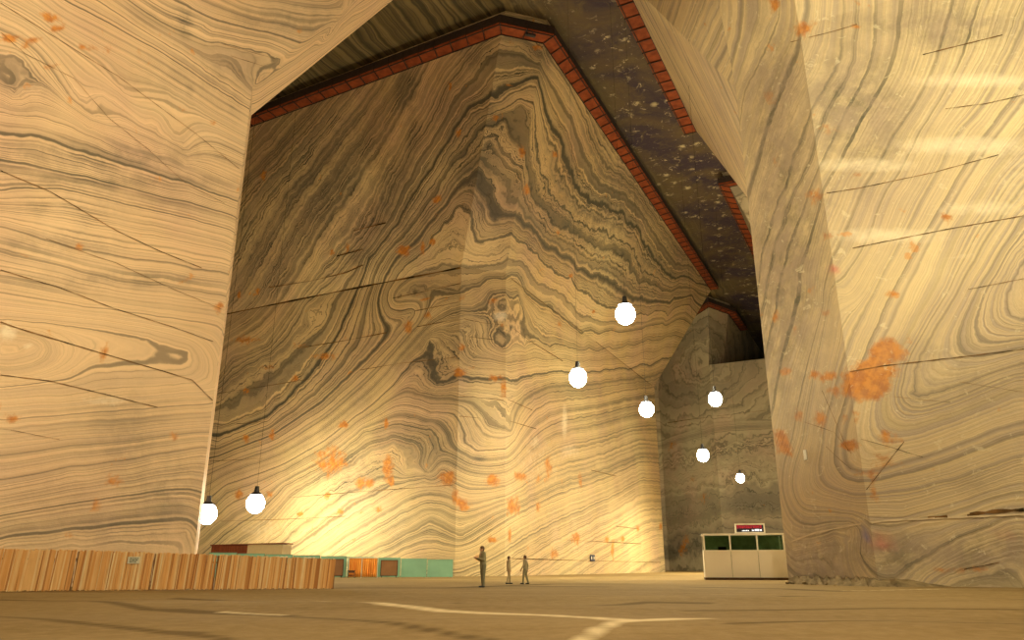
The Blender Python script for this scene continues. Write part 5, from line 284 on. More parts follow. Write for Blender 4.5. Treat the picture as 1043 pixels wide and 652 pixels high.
def wall(name, key, mat, phase=None, override=None, label=None):
    V, F, MI = [], [], []
    A = {k: [] for k in ('phase', 'rust', 'gray', 'pale', 'blue', 'pink')}
    d = DATA[key]
    ev = rbf_fit(d['pts']) if phase is None else phase
    base = 0
    cuts3 = []
    for fi, q in enumerate(PILLARS[key]):
        q = [np.array(p, float) for p in q]
        fine = fi in FINE[key]
        st = .38 if fine else 2.2
        L = max(np.linalg.norm(q[1]-q[0]), np.linalg.norm(q[2]-q[3])); H = max(np.linalg.norm(q[3]-q[0]), np.linalg.norm(q[2]-q[1]))
        nu, nv = max(2, int(L/st)+1), max(2, int(H/st)+1)
        u = np.linspace(0, 1, nu+1); v = np.linspace(0, 1, nv+1); uu, vv = np.meshgrid(u, v)
        uu, vv = uu.ravel()[:, None], vv.ravel()[:, None]
        P = q[0]*(1-uu)*(1-vv)+q[1]*uu*(1-vv)+q[2]*uu*vv+q[3]*(1-uu)*vv
        ph = (override[fi](P) if override and fi in override else ev(P))
        at = {k: np.zeros(len(P)) for k in A}
        at['phase'] = ph
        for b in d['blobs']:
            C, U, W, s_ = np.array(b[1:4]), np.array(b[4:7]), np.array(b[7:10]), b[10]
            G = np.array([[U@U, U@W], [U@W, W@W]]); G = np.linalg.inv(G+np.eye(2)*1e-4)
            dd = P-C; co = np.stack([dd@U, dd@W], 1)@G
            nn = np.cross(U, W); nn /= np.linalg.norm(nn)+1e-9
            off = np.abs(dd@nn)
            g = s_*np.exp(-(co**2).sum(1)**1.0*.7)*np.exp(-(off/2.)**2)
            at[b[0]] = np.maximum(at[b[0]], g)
        # slight waviness of the sawn face, zero along the facet borders
        nrm = np.cross(q[1]-q[0], q[3]-q[0]); nrm /= np.linalg.norm(nrm)+1e-9
        if fine:
            edge = np.minimum(1, 6*np.minimum(uu, 1-uu))*np.minimum(1, 6*np.minimum(vv, 1-vv))
            wv = (np.sin(P[:, 0]*.31+P[:, 2]*.55)+np.sin(P[:, 1]*.23-P[:, 2]*.8+1.))*.012
            P = P+nrm*(wv[:, None]*edge)
        V.append(P)
        for k in A: A[k].append(at[k])
        w = nu+1
        for j in range(nv):
            r = base+j*w
            for i in range(nu):
                F.append((r+i, r+i+1, r+i+w+1, r+i+w)); MI.append(0)
        base += len(P)
    # saw cuts and the ledge's painted shade line: strips just proud of the wall
    for wd, line in d['cuts']:
        if key == 'left': wd *= .6
        pts = [np.array(p[:3]) for p in line]; fid = [int(p[3]) for p in line]
        for k in range(len(pts)-1):
            if fid[k] != fid[k+1]: continue
            q = [np.array(p, float) for p in PILLARS[key][fid[k]]]
            n = np.cross(q[1]-q[0], q[3]-q[0]); n /= np.linalg.norm(n)
            if n@(-pts[k]) < 0: n = -n
            dr = pts[k+1]-pts[k]; sd = np.cross(n, dr); sd /= np.linalg.norm(sd)+1e-9
            w0 = abs(wd)*(.1+.34*abs(math.sin(k*1.7+pts[k][0]))); w1 = abs(wd)*(.1+.34*abs(math.sin((k+1)*1.7+pts[k+1][0])))
            o = n*.045
            a, b = pts[k]+o, pts[k+1]+o
            V.append(np.array([a+sd*w0, b+sd*w1, b-sd*w1, a-sd*w0]))
            for kk in A: A[kk].append(np.zeros(4))
            F.append((base, base+1, base+2, base+3)); MI.append(2 if wd < 0 else 1); base += 4
    V = np.vstack(V)
    me = bpy.data.meshes.new(name); me.from_pydata(V.tolist(), [], F)
    me.polygons.foreach_set('material_index', MI)
    for k in A:
        a = me.attributes.new(k, 'FLOAT', 'POINT'); a.data.foreach_set('value', np.concatenate(A[k]).astype(np.float32))
    o = link(name, me, [mat, M_CUT_SHADE, M_LIP]); tag(o, kind='structure')
    return o
wall('wall_back', 'main', M_MAIN)
def zs(P): return P[:, 2]*.75+(P[:, 0]*.446+P[:, 1]*.895)*.12
wall('wall_left', 'left', M_LEFT)
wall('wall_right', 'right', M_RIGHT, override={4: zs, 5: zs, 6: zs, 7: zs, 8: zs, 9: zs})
wall('wall_far_right', 'rfar', M_FAR, phase=lambda P: P[:, 2]*.5+P[:, 1]*.12)
def fph(P):
    lo = P[:, 2]*.42-P[:, 0]*.03
    c = np.array([40., 160., 44.]); r = np.linalg.norm((P-c)*np.array([.7, .35, 1.1]), axis=1)
    return np.where(P[:, 2] > 30, r*.5+9, lo)
wall('wall_far', 'far', M_FAR, phase=fph)

def sheet(name, pts, mat, n=1):
    me = bpy.data.meshes.new(name); me.from_pydata(pts, [], [tuple(range(len(pts)))])
    return tag(link(name, me, mat), kind='structure')
sheet('ceiling', [(-150, -70, 56.1), (-150, 300, 56.1), (170, 300, 56.1), (170, -70, 56.1)], mat_ceiling())
# floor: a fine grid where it is seen, with the worn tracks stored on it
def make_floor():
    xs = np.concatenate([np.linspace(-150, -32, 12), np.arange(-30, 32, .3), np.linspace(34, 170, 12)])
    ys = np.concatenate([np.linspace(-70, 4, 8), np.arange(5, 24, .16), np.arange(24.1, 62, .4), np.linspace(64, 300, 40)])
    X, Y = np.meshgrid(xs, ys); P = np.stack([X.ravel(), Y.ravel()], 1)
    at = dict(light=np.zeros(len(P)), dark=np.zeros(len(P)))
    for kind, wd, line in TRACKS:
        L = np.array(line)
        for a, b in zip(L[:-1], L[1:]):
            ab_ = b-a; t = np.clip(((P-a)@ab_)/(ab_@ab_), 0, 1)
            dd = np.linalg.norm(P-(a+t[:, None]*ab_), axis=1)
            at[kind] = np.maximum(at[kind], np.exp(-(dd/(wd*(.62 if kind == 'light' else .65)))**2))
    Z = .035*(np.sin(P[:, 0]*.35+P[:, 1]*.5)+np.sin(P[:, 1]*1.1+P[:, 0]*.12))*np.clip((P[:, 1]-4)/6, 0, 1)*np.clip((34-P[:, 1])/8, 0, 1)
    Z = Z - np.abs(Z).max()*0
    w = len(xs); F = [(j*w+i, j*w+i+1, (j+1)*w+i+1, (j+1)*w+i) for j in range(len(ys)-1) for i in range(w-1)]
    me = bpy.data.meshes.new('floor'); me.from_pydata(np.column_stack([P, Z]).tolist(), [], F)
    for k in at:
        a = me.attributes.new(k, 'FLOAT', 'POINT'); a.data.foreach_set('value', at[k].astype(np.float32))
    for p in me.polygons: p.use_smooth = True
    tag(link('floor', me, mat_floor()), kind='structure')
make_floor()
for nm, a, b in (('wall_rear', (-149, -60), (169, -60)), ('wall_end', (-149, 290), (169, 290)), ('wall_left_far', (-120, -69), (-120, 299)), ('wall_right_far', (160, -69), (160, 299))):
    sheet(nm, [(*a, -.1), (*b, -.1), (*b, 56.3), (*a, 56.3)], M_FAR)

# rubble and broken crust at the foot of the right pillar
M_RUB = plain('loose_salt_rubble', (.32, .24, .13), .9, .1, .3, 1.5)
def rubble():
    bm = bmesh.new(); rnd = random.Random(3)
    p0 = np.array(R2_); p1 = np.array(R1_); p2 = np.array(far(R1_, E2, -3.))
    c = (p0*.35+p1*.65)
    # low irregular apron
    n = 40; ring = []
    out = (np.array([0, 0.])-c); out = out/np.linalg.norm(out)
    for k in range(n+1):
        t = k/n
        q = p0*(1-t/.7)+p1*(t/.7) if t < .7 else p1*(1-(t-.7)/.3)+p2*((t-.7)/.3)
        w = (1.0+.7*math.sin(t*math.pi))*(.75+.35*rnd.random())*min(1, 5*t+.15)*min(1, 5*(1-t)+.15)
        a = bm.verts.new((q[0]-out[0]*.1, q[1]-out[1]*.1, .42*(.7+.5*rnd.random())*min(1, 4*(1-t)+.1)))
        b = bm.verts.new((q[0]+out[0]*w*.5, q[1]+out[1]*w*.5, .2*(.6+.8*rnd.random())*min(1, 4*(1-t)+.1)))
        d = bm.verts.new((q[0]+out[0]*w, q[1]+out[1]*w, -.05))
        ring.append((a, b, d))
    for k in range(n):
        for m in (0, 1): bm.faces.new((ring[k][m], ring[k+1][m], ring[k+1][m+1], ring[k][m+1]))
    for k in range(60):
        t = rnd.random(); q = p0*(1-t)+p1*t; w = rnd.random()*1.6
        r = .03+.1*rnd.random()**2
        res = bmesh.ops.create_icosphere(bm, subdivisions=1, radius=r, matrix=Matrix.Translation((q[0]+out[0]*w, q[1]+out[1]*w, r*.5)) @ Matrix.Diagonal((1.3, .8, .6, 1)))
        for v in res['verts']: v.co += Vector((rnd.random()-.5, rnd.random()-.5, rnd.random()-.5))*r*.5
    o = obj('salt_rubble', bm, M_RUB)
    tag(o, 'crumbled brown salt rubble at the foot of the right rock pillar', 'rubble', kind='stuff')
rubble()

# ------------------------------------------------------------------ galleries under the roof
def mat_planks():
    s = NT('red_brown_boards'); P = s.pos()
    c = s.mix(s.ramp(s.noise(P, 1.2, 4.), [(.35, 0.), (.65, 1.)]), (.27, .06, .016), (.16, .034, .01))
    return s.bsdf(c, .7, .2, s.noise(P, 9., 4.), .3, .01)
M_PLANK = mat_planks(); M_RAIL = plain('dark_rail_timber', (.05, .035, .03), .8, .2)
def gallery(lines, z, label, w=1.7, seg=2.0):
    """lines: outline of the rock edge (plan), the deck hangs outside of it"""
    c0 = lines[0]
    root = empty('inspection_gallery', (c0[0], c0[1], z), 0, label, 'walkway')
    deck, rail, brk = bmesh.new(), bmesh.new(), bmesh.new()
    pts = [np.array(p, float) for p in lines]
    outs = []
    for k in range(len(pts)):
        ns = []
        for a, b in ((k-1, k), (k, k+1)):
            if a < 0 or b >= len(pts): continue
            d = pts[b]-pts[a]; d /= np.linalg.norm(d); ns.append(np.array([d[1], -d[0]]))
        n = sum(ns); n /= np.linalg.norm(n); outs.append(n/max(.5, n@ns[0]))
    o = pts[0]
    for k in range(len(pts)-1):
        a, b = pts[k], pts[k+1]; na, nb = outs[k], outs[k+1]
        L = np.linalg.norm(b-a); m = max(1, round(L/seg))
        for i in range(m):
            g = .035/ (L/m)
            t0, t1 = i/m+g/m*1.5, (i+1)/m-g/m*1.5
            def pt(t, s_): 
                q = a+(b-a)*t; n = na*(1-t)+nb*t; q = q+n*(s_-.12)-o; return q
            h = .02*((i*7) % 3)
            vs = []
            for zz in (h, h+.12):
                for (t, s_) in ((t0, 0), (t1, 0), (t1, w), (t0, w)):
                    q = pt(t, s_); vs.append(deck.verts.new((q[0], q[1], zz)))
            for f in ((3, 2, 1, 0), (4, 5, 6, 7), (0, 1, 5, 4), (1, 2, 6, 5), (2, 3, 7, 6), (3, 0, 4, 7)): deck.faces.new([vs[x] for x in f])
            q = pt(i/m, w-.06); q2 = pt((i+1)/m, w-.06); qi = pt(i/m, -.05)
            bar(brk, (qi[0], qi[1], -.07), (q[0]+(q[0]-qi[0])*.08, q[1]+(q[1]-qi[1])*.08, -.05), .07, .1)
            bar(rail, (q[0], q[1], -.05), (q[0], q[1], 1.1), .07)
            bar(rail, (q[0], q[1], 1.08), (q2[0], q2[1], 1.08), .05, .09); bar(rail, (q[0], q[1], .52), (q2[0], q2[1], .52), .03, .96)  # boards between rails added as a dark band in place of shade
    obj('deck', deck, M_PLANK, root); obj('rail_and_shade_band', rail, M_RAIL, root); 
    for k in range(len(pts)-1):
        for s_ in (0., w-.3):
            qa = pts[k]+outs[k]*s_-o; qb = pts[k+1]+outs[k+1]*s_-o
            bar(brk, (qa[0], qa[1], -.09), (qb[0], qb[1], -.05), .08, .1)
    obj('support_frame', brk, M_RAIL, root)
    return root
def edge(P, Q, z):          # rock outline at height z between bottom point P (H1) and top point Q (H3-.3)
    t = (z-H1)/(H3-.3-H1); return (P[0]+(Q[0]-P[0])*t, P[1]+(Q[1]-P[1])*t)
ZG = 54.0
gallery([edge(M0, T0, ZG), edge(M1, T1, ZG), edge(M2, T2, ZG), edge(M3, T3, ZG)], ZG, 'long red-brown boarded walkway round the top of the folded central pillar')
gallery([edge(R3_, Q4_, ZG), ab(46, 16.5, 0)[:2]], ZG, 'short red-brown boarded walkway up on the edge of the right pillar')
gallery([ab(140, 16.0, 0)[:2], edge(N1, O1, ZG), far(edge(N1, O1, ZG), E2, -20)], ZG, 'bent red-brown walkway under the roof just beyond the right pillar', w=1.5)
gallery([edge(F1, G1, ZG), edge(F2, G2, ZG), edge(F2b, G3, ZG), far(edge(F2b, G3, ZG), E1, 14)], ZG, 'small dark far walkway on the grey pillar behind the central one', w=1.7)
# small dark lamp boxes fixed under the galleries
M_DARK = plain('dark_metal', (.025, .025, .03), .5, .4)
def lampbox(loc, rz, label):
    r = empty('bracket_box', loc, rz, label, 'fixture')
    b = bmesh.new(); box(b, (0, 0, 0), (1.1, .35, .3), bev=.04); box(b, (.1, -.2, -.05), (.7, .08, .2)); obj('housing', b, M_DARK, r)
    b = bmesh.new(); bar(b, (-.3, .1, .1), (-.3, .15, .6), .06); bar(b, (.3, .1, .1), (.3, .15, .6), .06); obj('bracket', b, M_DARK, r)

lampbox((1.9, 65.2, 53.2), math.atan2(1.4, 4.4), 'small black box fixed just below the walkway at the top of the folded pillar')
lampbox((32.2, 94.2, 53.0), math.atan2(-.446, .895), 'small black box below the bent walkway beside the right pillar')

# ------------------------------------------------------------------ lamps
M_GLOBE = emis('lit_lamp_glass', (1., .93, .78), 45.)
M_CABLE = plain('black_cable', (.02, .02, .02), .8, .1)
WARM = (1., .87, .52)
def lamp(loc, power, label, group, down=.78, col=WARM, r=.42, aim=None, flood=0., cone=80):
    x, y, z = loc
    root = empty('hanging_lamp', loc, 0, label, 'lamp', group)
    bm = bmesh.new(); bmesh.ops.create_uvsphere(bm, u_segments=20, v_segments=14, radius=r, matrix=Matrix.Diagonal((1, 1, 1.1, 1)))
    obj('glass_globe', bm, M_GLOBE, root, True)
    bm = bmesh.new(); tube(bm, (0, 0, r*.95), (0, 0, r*1.3), r*.75, r*.3, 16); tube(bm, (0, 0, r*1.25), (0, 0, r*1.9), r*.3, r*.22, 12)
    obj('lamp_cap', bm, M_DARK, root)
    bm = bmesh.new(); tube(bm, (0, 0, r*1.85), (0, 0, 56.05-z), .01, .01, 6); obj('cable', bm, M_CABLE, root)
    li = bpy.data.lights.new('lamp_light', 'POINT'); li.energy = power*(1-down); li.color = col; li.shadow_soft_size = r*1.4
    lo = bpy.data.objects.new('lamp_light', li); COL.objects.link(lo); lo.parent = root
    if down > 0:      # the reflector throws most of the light downwards and outwards
        li = bpy.data.lights.new('reflector_light', 'SPOT'); li.energy = power*down*2.2; li.color = col; li.shadow_soft_size = r*1.4
        li.spot_size = math.pi; li.spot_blend = .55
        lo = bpy.data.objects.new('reflector_light', li); COL.objects.link(lo); lo.parent = root
    if aim:           # added aimed spot beside the globe, no fixture of its own
        li = bpy.data.lights.new('added_spot', 'SPOT'); li.energy = flood; li.color = col; li.shadow_soft_size = r
        li.spot_size = math.radians(cone); li.spot_blend = .7
        lo = bpy.data.objects.new('added_spot', li); COL.objects.link(lo); lo.parent = root
        d = (Vector(aim)-Vector(loc)).normalized(); lo.rotation_euler = d.to_track_quat('-Z', 'Y').to_euler(); lo.location = d*1.6
    return root
PW = 30000.
GM = 'hanging lamps in the main gallery'
lamp((9.8, 62, 21.65), PW*.45, 'bright lamp hanging highest of all, in front of the folded rock face', GM, .95, r=.85)
lamp((5.55, 62, 16.0), PW*.1, 'bright lamp hanging left of and below the highest one, before the yellow wall', GM, .6, r=.74)
lamp((11.9, 66, 14.1), PW*.12, 'bright lamp hanging at the far edge of the big central pillar', GM, .6, r=.64)
lamp((17.5, 64, 14.6), PW*.1, 'topmost of the three bright lamps hanging before the dark far wall', GM, .6, r=.58)
lamp((23.1, 92, 13.7), PW*.3, 'middle lamp of the three hanging before the dark far wall', GM, .35, r=.72)
lamp((33.3, 112, 13.2), PW*1.0, 'lowest lamp of the three before the dark far wall, above the booth', GM, .7, r=.62)
GS = 'low lamps in the left side gallery'
lamp((-24.8, 75, 6.7), PW*.62, 'low bright lamp above the shed, right one of the pair at left', GS, 0, r=.86)
lamp((-19.57, 50, 4.1), PW*.04, 'low bright lamp at the edge of the left rock wall', GS, col=(.85, .82, 1.), r=.6)
# unseen lamps added to light the rock, round the camera and the corners
GB = 'unseen lamps added to light the rock'
lamp((4, -1, 22), PW*1.15, 'added unseen lamp in the middle of the gallery just behind the camera', GB, down=0, col=(1., .8, .5), aim=(-26, 20, 24), flood=PW*1.12, cone=80)
lamp((42, 8, 26), PW*.15, 'added unseen lamp high at the right side of the gallery beside the camera', GB, down=0, aim=(24, 34, 16), flood=PW*1.0, cone=110)
lamp((32, 84, 20), PW*.9, 'added lamp hidden round the corner behind the right pillar', GB, down=0)
lamp((14, 150, 16), PW*.75, 'added lamp hidden in the far side gallery behind the central pillar', GB, down=0)
lamp((-14, -6, 18), PW*.1, 'added unseen lamp in the gallery behind the camera, left of the others', GB, down=0, aim=(15.5, 42, 23), flood=PW*1.9, cone=40)

# ------------------------------------------------------------------ lath fence
def mat_lath():
    s = NT('split_cane'); a = s.attr('tone'); P = s.pos((6., 6., .8))
    c = s.ramp(a, [(0., (.42, .17, .05)), (.3, (.78, .40, .13)), (.75, (.86, .53, .22)), (1., (.92, .72, .40))])
    c = s.mix(s.ramp(s.noise(P, 1.5, 4.), [(.4, 0.), (.7, .3)]), c, (.55, .25, .08))
    return s.bsdf(c, .7, .25)
M_LATH = mat_lath(); M_POST = plain('fence_timber', (.30, .15, .06), .8, .2)
FB = [((-22.0, 27.5), 1.52), ((-18.72, 29.36), 1.49), ((-16.79, 30.54), 1.47), ((-14.21, 31.43), 1.39), ((-11.96, 32.1), 1.33), ((-7.38, 33.23), 1.16)]
FLAB = ['cane fence panel running out of the picture at the left edge', 'leftmost full panel of the cane fence, two left of the little sign', 'cane fence panel just left of the panel with the little sign'
        , 'cane fence panel that carries the little pale sign', 'short cane fence panel just right of the sign panel', 'long low cane fence panel at the right end of the row']
def fence():
    rnd = random.Random(11)
    segs = [(FB[0], FB[2]), (FB[2], FB[3]), (FB[3], FB[4]), (FB[4], FB[5])]
    labs = ['tall cane fence panel cut by the left edge of the picture', 'cane fence panel carrying the little pale sign', 'short cane fence panel between the sign panel and the long end one', 'long low cane fence panel at the right end of the row']
    for (A, B), lab in zip(segs, labs):
        (a, ha), (b, hb) = A, B
        a, b = np.array(a), np.array(b); d = b-a; L = np.linalg.norm(d); rz = math.atan2(d[1], d[0])
        root = empty('cane_fence_panel', (a[0], a[1], 0), rz, lab, 'fence', 'cane fence panels')
        bm = bmesh.new(); tones = []
        for layer in (0, 1):
         x = .04+.015*layer
         while x < L-.1:
            w = rnd.uniform(.025, .075); h = ha+(hb-ha)*x/L+rnd.uniform(-.035, .03); ln = rnd.uniform(.0, .05)+.03
            z0 = rnd.uniform(.0, .05); y = rnd.uniform(-.012, .012)+.03*layer; th = .012
            n0 = len(bm.verts)
            vs = [bm.verts.new(p) for p in ((x, y-th, z0), (x+w, y-th, z0), (x+w, y+th, z0), (x, y+th, z0), (x+ln, y-th, h), (x+ln+w, y-th, h+.005), (x+ln+w, y+th, h+.005), (x+ln, y+th, h))]
            for f in ((3, 2, 1, 0), (4, 5, 6, 7), (0, 1, 5, 4), (1, 2, 6, 5), (2, 3, 7, 6), (3, 0, 4, 7)): bm.faces.new([vs[q] for q in f])
            tones += [rnd.random()]*8
            x += w*rnd.choice((.8, .9, .95, 1.05))
        o = obj('cane_screen', bm, M_LATH, root)
        at = o.data.attributes.new('tone', 'FLOAT', 'POINT'); at.data.foreach_set('value', tones)
        for hz in (.22, .78):
            bm = bmesh.new(); bar(bm, (0, .05, ha*hz), (L-.02, .05, hb*hz), .03, .07); obj('rail', bm, M_POST, root)
        for px_ in (.05, L-.045):
            bm = bmesh.new(); box(bm, (px_, .1, (ha+(hb-ha)*px_/L)*.49), (.07, .06, (ha+(hb-ha)*px_/L)*.98)); obj('post', bm, M_POST, root)
fence()
M_WHITE = plain('pale_board', (.72, .68, .52), .5, .3, .03)
M_INK = plain('grey_green_print', (.16, .19, .14), .7, .1, .05)
def fence_sign():
    a, b = np.array(FB[2][0]), np.array(FB[3][0]); d = (b-a)/np.linalg.norm(b-a); p = a+d*2.03; rz = math.atan2(d[1], d[0])
    n = np.array([d[1], -d[0]])
    root = empty('notice_sign', (p[0]+n[0]*.045, p[1]+n[1]*.045, 1.12), rz, 'little pale notice sign with grey print hung on the cane fence', 'sign')
    bm = bmesh.new(); box(bm, (0, 0, 0), (.44, .02, .26), bev=.004); obj('board', bm, M_WHITE, root)
    bm = bmesh.new()
    for r, (z, ws) in enumerate(((.065, (.09, .05, .07, .04)), (.0, (.06, .1, .09)), (-.06, (.1, .04, .06)))):
        x = -.15
        for w in ws: box(bm, (x+w/2, -.013, z), (w, .006, .038)); x += w+.02
    obj('print', bm, M_INK, root)
fence_sign()

# ------------------------------------------------------------------ mint green barrier, boards, orange curtain, stool
M_MINT = plain('mint_green_sheet', (.25, .48, .33), .5, .3, .08, .7)
M_MINTD = plain('mint_green_frame', (.13, .30, .19), .5, .3, .08)
def barrier():
    A, B = np.array([-5.2, 70.0]), np.array([-25.5, 66.5])
    d = B-A; L = np.linalg.norm(d); rz = math.atan2(d[1], d[0]); n = 9
    labs = ['mint green barrier panel at the right end, by the pillar corner'] + ['mint green barrier panel, %s' % t for t in
            ('second from the right end', 'behind the right-hand brown board', 'behind the orange curtain', 'behind the left-hand brown board',
             'just showing over the right end of the cane fence', 'below the right end of the beige shed wall', 'below the middle of the low shed', 'at the far left, below the red-brown end of the shed')]
    for k in range(n):
        t0, t1 = k/n, (k+1)/n; p = A+d*t0; w = L/n-.05; h = 1.47+.58*t0
        root = empty('barrier_panel', (p[0], p[1], 0), rz, labs[k], 'barrier', 'mint green barrier panels')
        bm = bmesh.new(); box(bm, (w/2, 0, h/2+.03), (w-.06, .03, h-.06)); obj('sheet', bm, M_MINT, root)
        bm = bmesh.new()
        box(bm, (w/2, 0, h), (w, .06, .06), bev=.01); box(bm, (w/2, 0, .06), (w, .06, .06)); box(bm, (.03, 0, h/2), (.06, .06, h)); box(bm, (w-.03, 0, h/2), (.06, .06, h))
        obj('frame', bm, M_MINTD if k > 4 else M_MINT, root)
        if k in (5, 6):
            bm = bmesh.new()
            for q in range(5): box(bm, (.5+q*.19, .03, h-.16-.05*(q % 2)), (.2, .02, .07), rx=0.)
            obj('white_marks', bm, M_WHITE, root)
        for fx in (.25, w-.25):
            bm = bmesh.new(); box(bm, (fx, 0, .02), (.08, .6, .04)); obj('foot', bm, M_MINTD, root)
barrier()
M_BRN = plain('brown_board', (.30, .15, .06), .6, .3, .1, 1.5)
M_BRND = plain('dark_brown_frame', (.10, .055, .03), .6, .3)
def board(x, y, z0, w, h, rz, lab):
    root = empty('notice_board', (x, y, 0), rz, lab, 'board')
    bm = bmesh.new(); box(bm, (0, 0, z0+h/2), (w, .03, h)); obj('panel', bm, M_BRN, root)
    bm = bmesh.new()
    for zz in (z0, z0+h): box(bm, (0, -.01, zz), (w+.06, .06, .06))
    for xx in (-w/2, w/2): box(bm, (xx, -.01, z0+h/2), (.06, .058, h))
    obj('frame', bm, M_BRND, root)
    for xx in (-w/2+.1, w/2-.1):
        bm = bmesh.new(); box(bm, (xx, .05, z0/2+.15), (.06, .05, z0+.3)); obj('leg', bm, M_BRND, root)
board(-15.0, 67.2, .16, 1.45, 1.32, .05, 'brown board standing left of the orange curtain')
board(-10.5, 68.0, .16, 1.4, 1.24, .1, 'brown board standing right of the orange curtain')
def curtain():
    root = empty('curtain_screen', (-12.6, 67.3, 0), .1, 'glowing orange curtain screen between two brown boards', 'curtain')
    s = NT('orange_cloth'); P = s.pos((3., 1., .6))
    c = s.mix(s.ramp(s.noise(P, 1.2, 3.), [(.35, 0.), (.65, 1.)]), (.92, .42, .08), (.82, .28, .05))
    m = s.bsdf(c, .8, .1)
    for k, (x0, w) in enumerate(((-1.17, 1.05), (-.1, 1.27))):
        bm = bmesh.new(); n = 40; rows = []
        for i in range(n+1):
            x = x0+w*i/n; y = .05*math.sin(i*1.15)+.02*math.sin(i*.37)
            rows.append([bm.verts.new((x, y*(1.-.4*z/1.6), .06+z*(1.5)/1.6)) for z in (0, .4, .8, 1.2, 1.6)])
        for i in range(n):
            for j in range(4): bm.faces.new((rows[i][j], rows[i+1][j], rows[i+1][j+1], rows[i][j+1]))
        o = obj('curtain', bm, m, root, True); md = o.modifiers.new('t', 'SOLIDIFY'); md.thickness = .01
    bm = bmesh.new(); bar(bm, (-1.2, 0, 1.6), (1.22, 0, 1.6), .05); obj('rail', bm, M_WHITE, root)
    for x in (-1.2, -.11, 1.22):
        bm = bmesh.new(); box(bm, (x, 0, .8), (.05, .05, 1.6)); obj('post', bm, M_WHITE, root)
curtain()
def stool():
    root = empty('stool', (-13.35, 66.3, 0), .2, 'small dark wooden stool in front of the orange curtain', 'stool')
    bm = bmesh.new(); box(bm, (0, 0, .56), (.62, .36, .07), bev=.015); obj('seat', bm, M_BRND, root)
    for sx in (-1, 1):
        for sy in (-1, 1):
            bm = bmesh.new(); bar(bm, (sx*.24, sy*.12, .53), (sx*.27, sy*.15, 0), .06); obj('leg', bm, M_BRND, root)
    bm = bmesh.new(); box(bm, (0, 0, .46), (.54, .28, .12)); box(bm, (0, 0, .2), (.5, .05, .06)); obj('stretcher', bm, M_BRND, root)
stool()
def shed():
    root = empty('low_shed', (-25., 74.6, 0), 0, 'low flat shed, red-brown at left and beige at right, beyond the green barrier', 'shed')
    m_red = plain('red_brown_cladding', (.17, .045, .02), .7, .2, .2, 2., 0., (4, 4, .5)); m_bei = plain('beige_cladding', (.40, .32, .21), .6, .2, .05)
    bm = bmesh.new(); box(bm, (-1.7, 1.5, 1.4), (3.4, 3.0, 2.8))
    for k in range(17): box(bm, (-3.3+k*.2, -.01, 1.4), (.03, .04, 2.76))
    obj('board_wall', bm, m_red, root)
    bm = bmesh.new(); box(bm, (1.65, 1.5, 1.45), (3.3, 3.0, 2.9)); obj('beige_wall', bm, m_bei, root)
    bm = bmesh.new()
    vs = [bm.verts.new(p) for p in ((-3.5, -.15, 2.78), (3.42, -.15, 2.98), (3.42, 3.1, 2.98), (-3.5, 3.1, 2.78), (-3.5, -.15, 2.86), (3.42, -.15, 3.05), (3.42, 3.1, 3.05), (-3.5, 3.1, 2.86))]
    for f in ((3, 2, 1, 0), (4, 5, 6, 7), (0, 1, 5, 4), (1, 2, 6, 5), (2, 3, 7, 6), (3, 0, 4, 7)): bm.faces.new([vs[q] for q in f])
    obj('roof', bm, m_red, root)
shed()

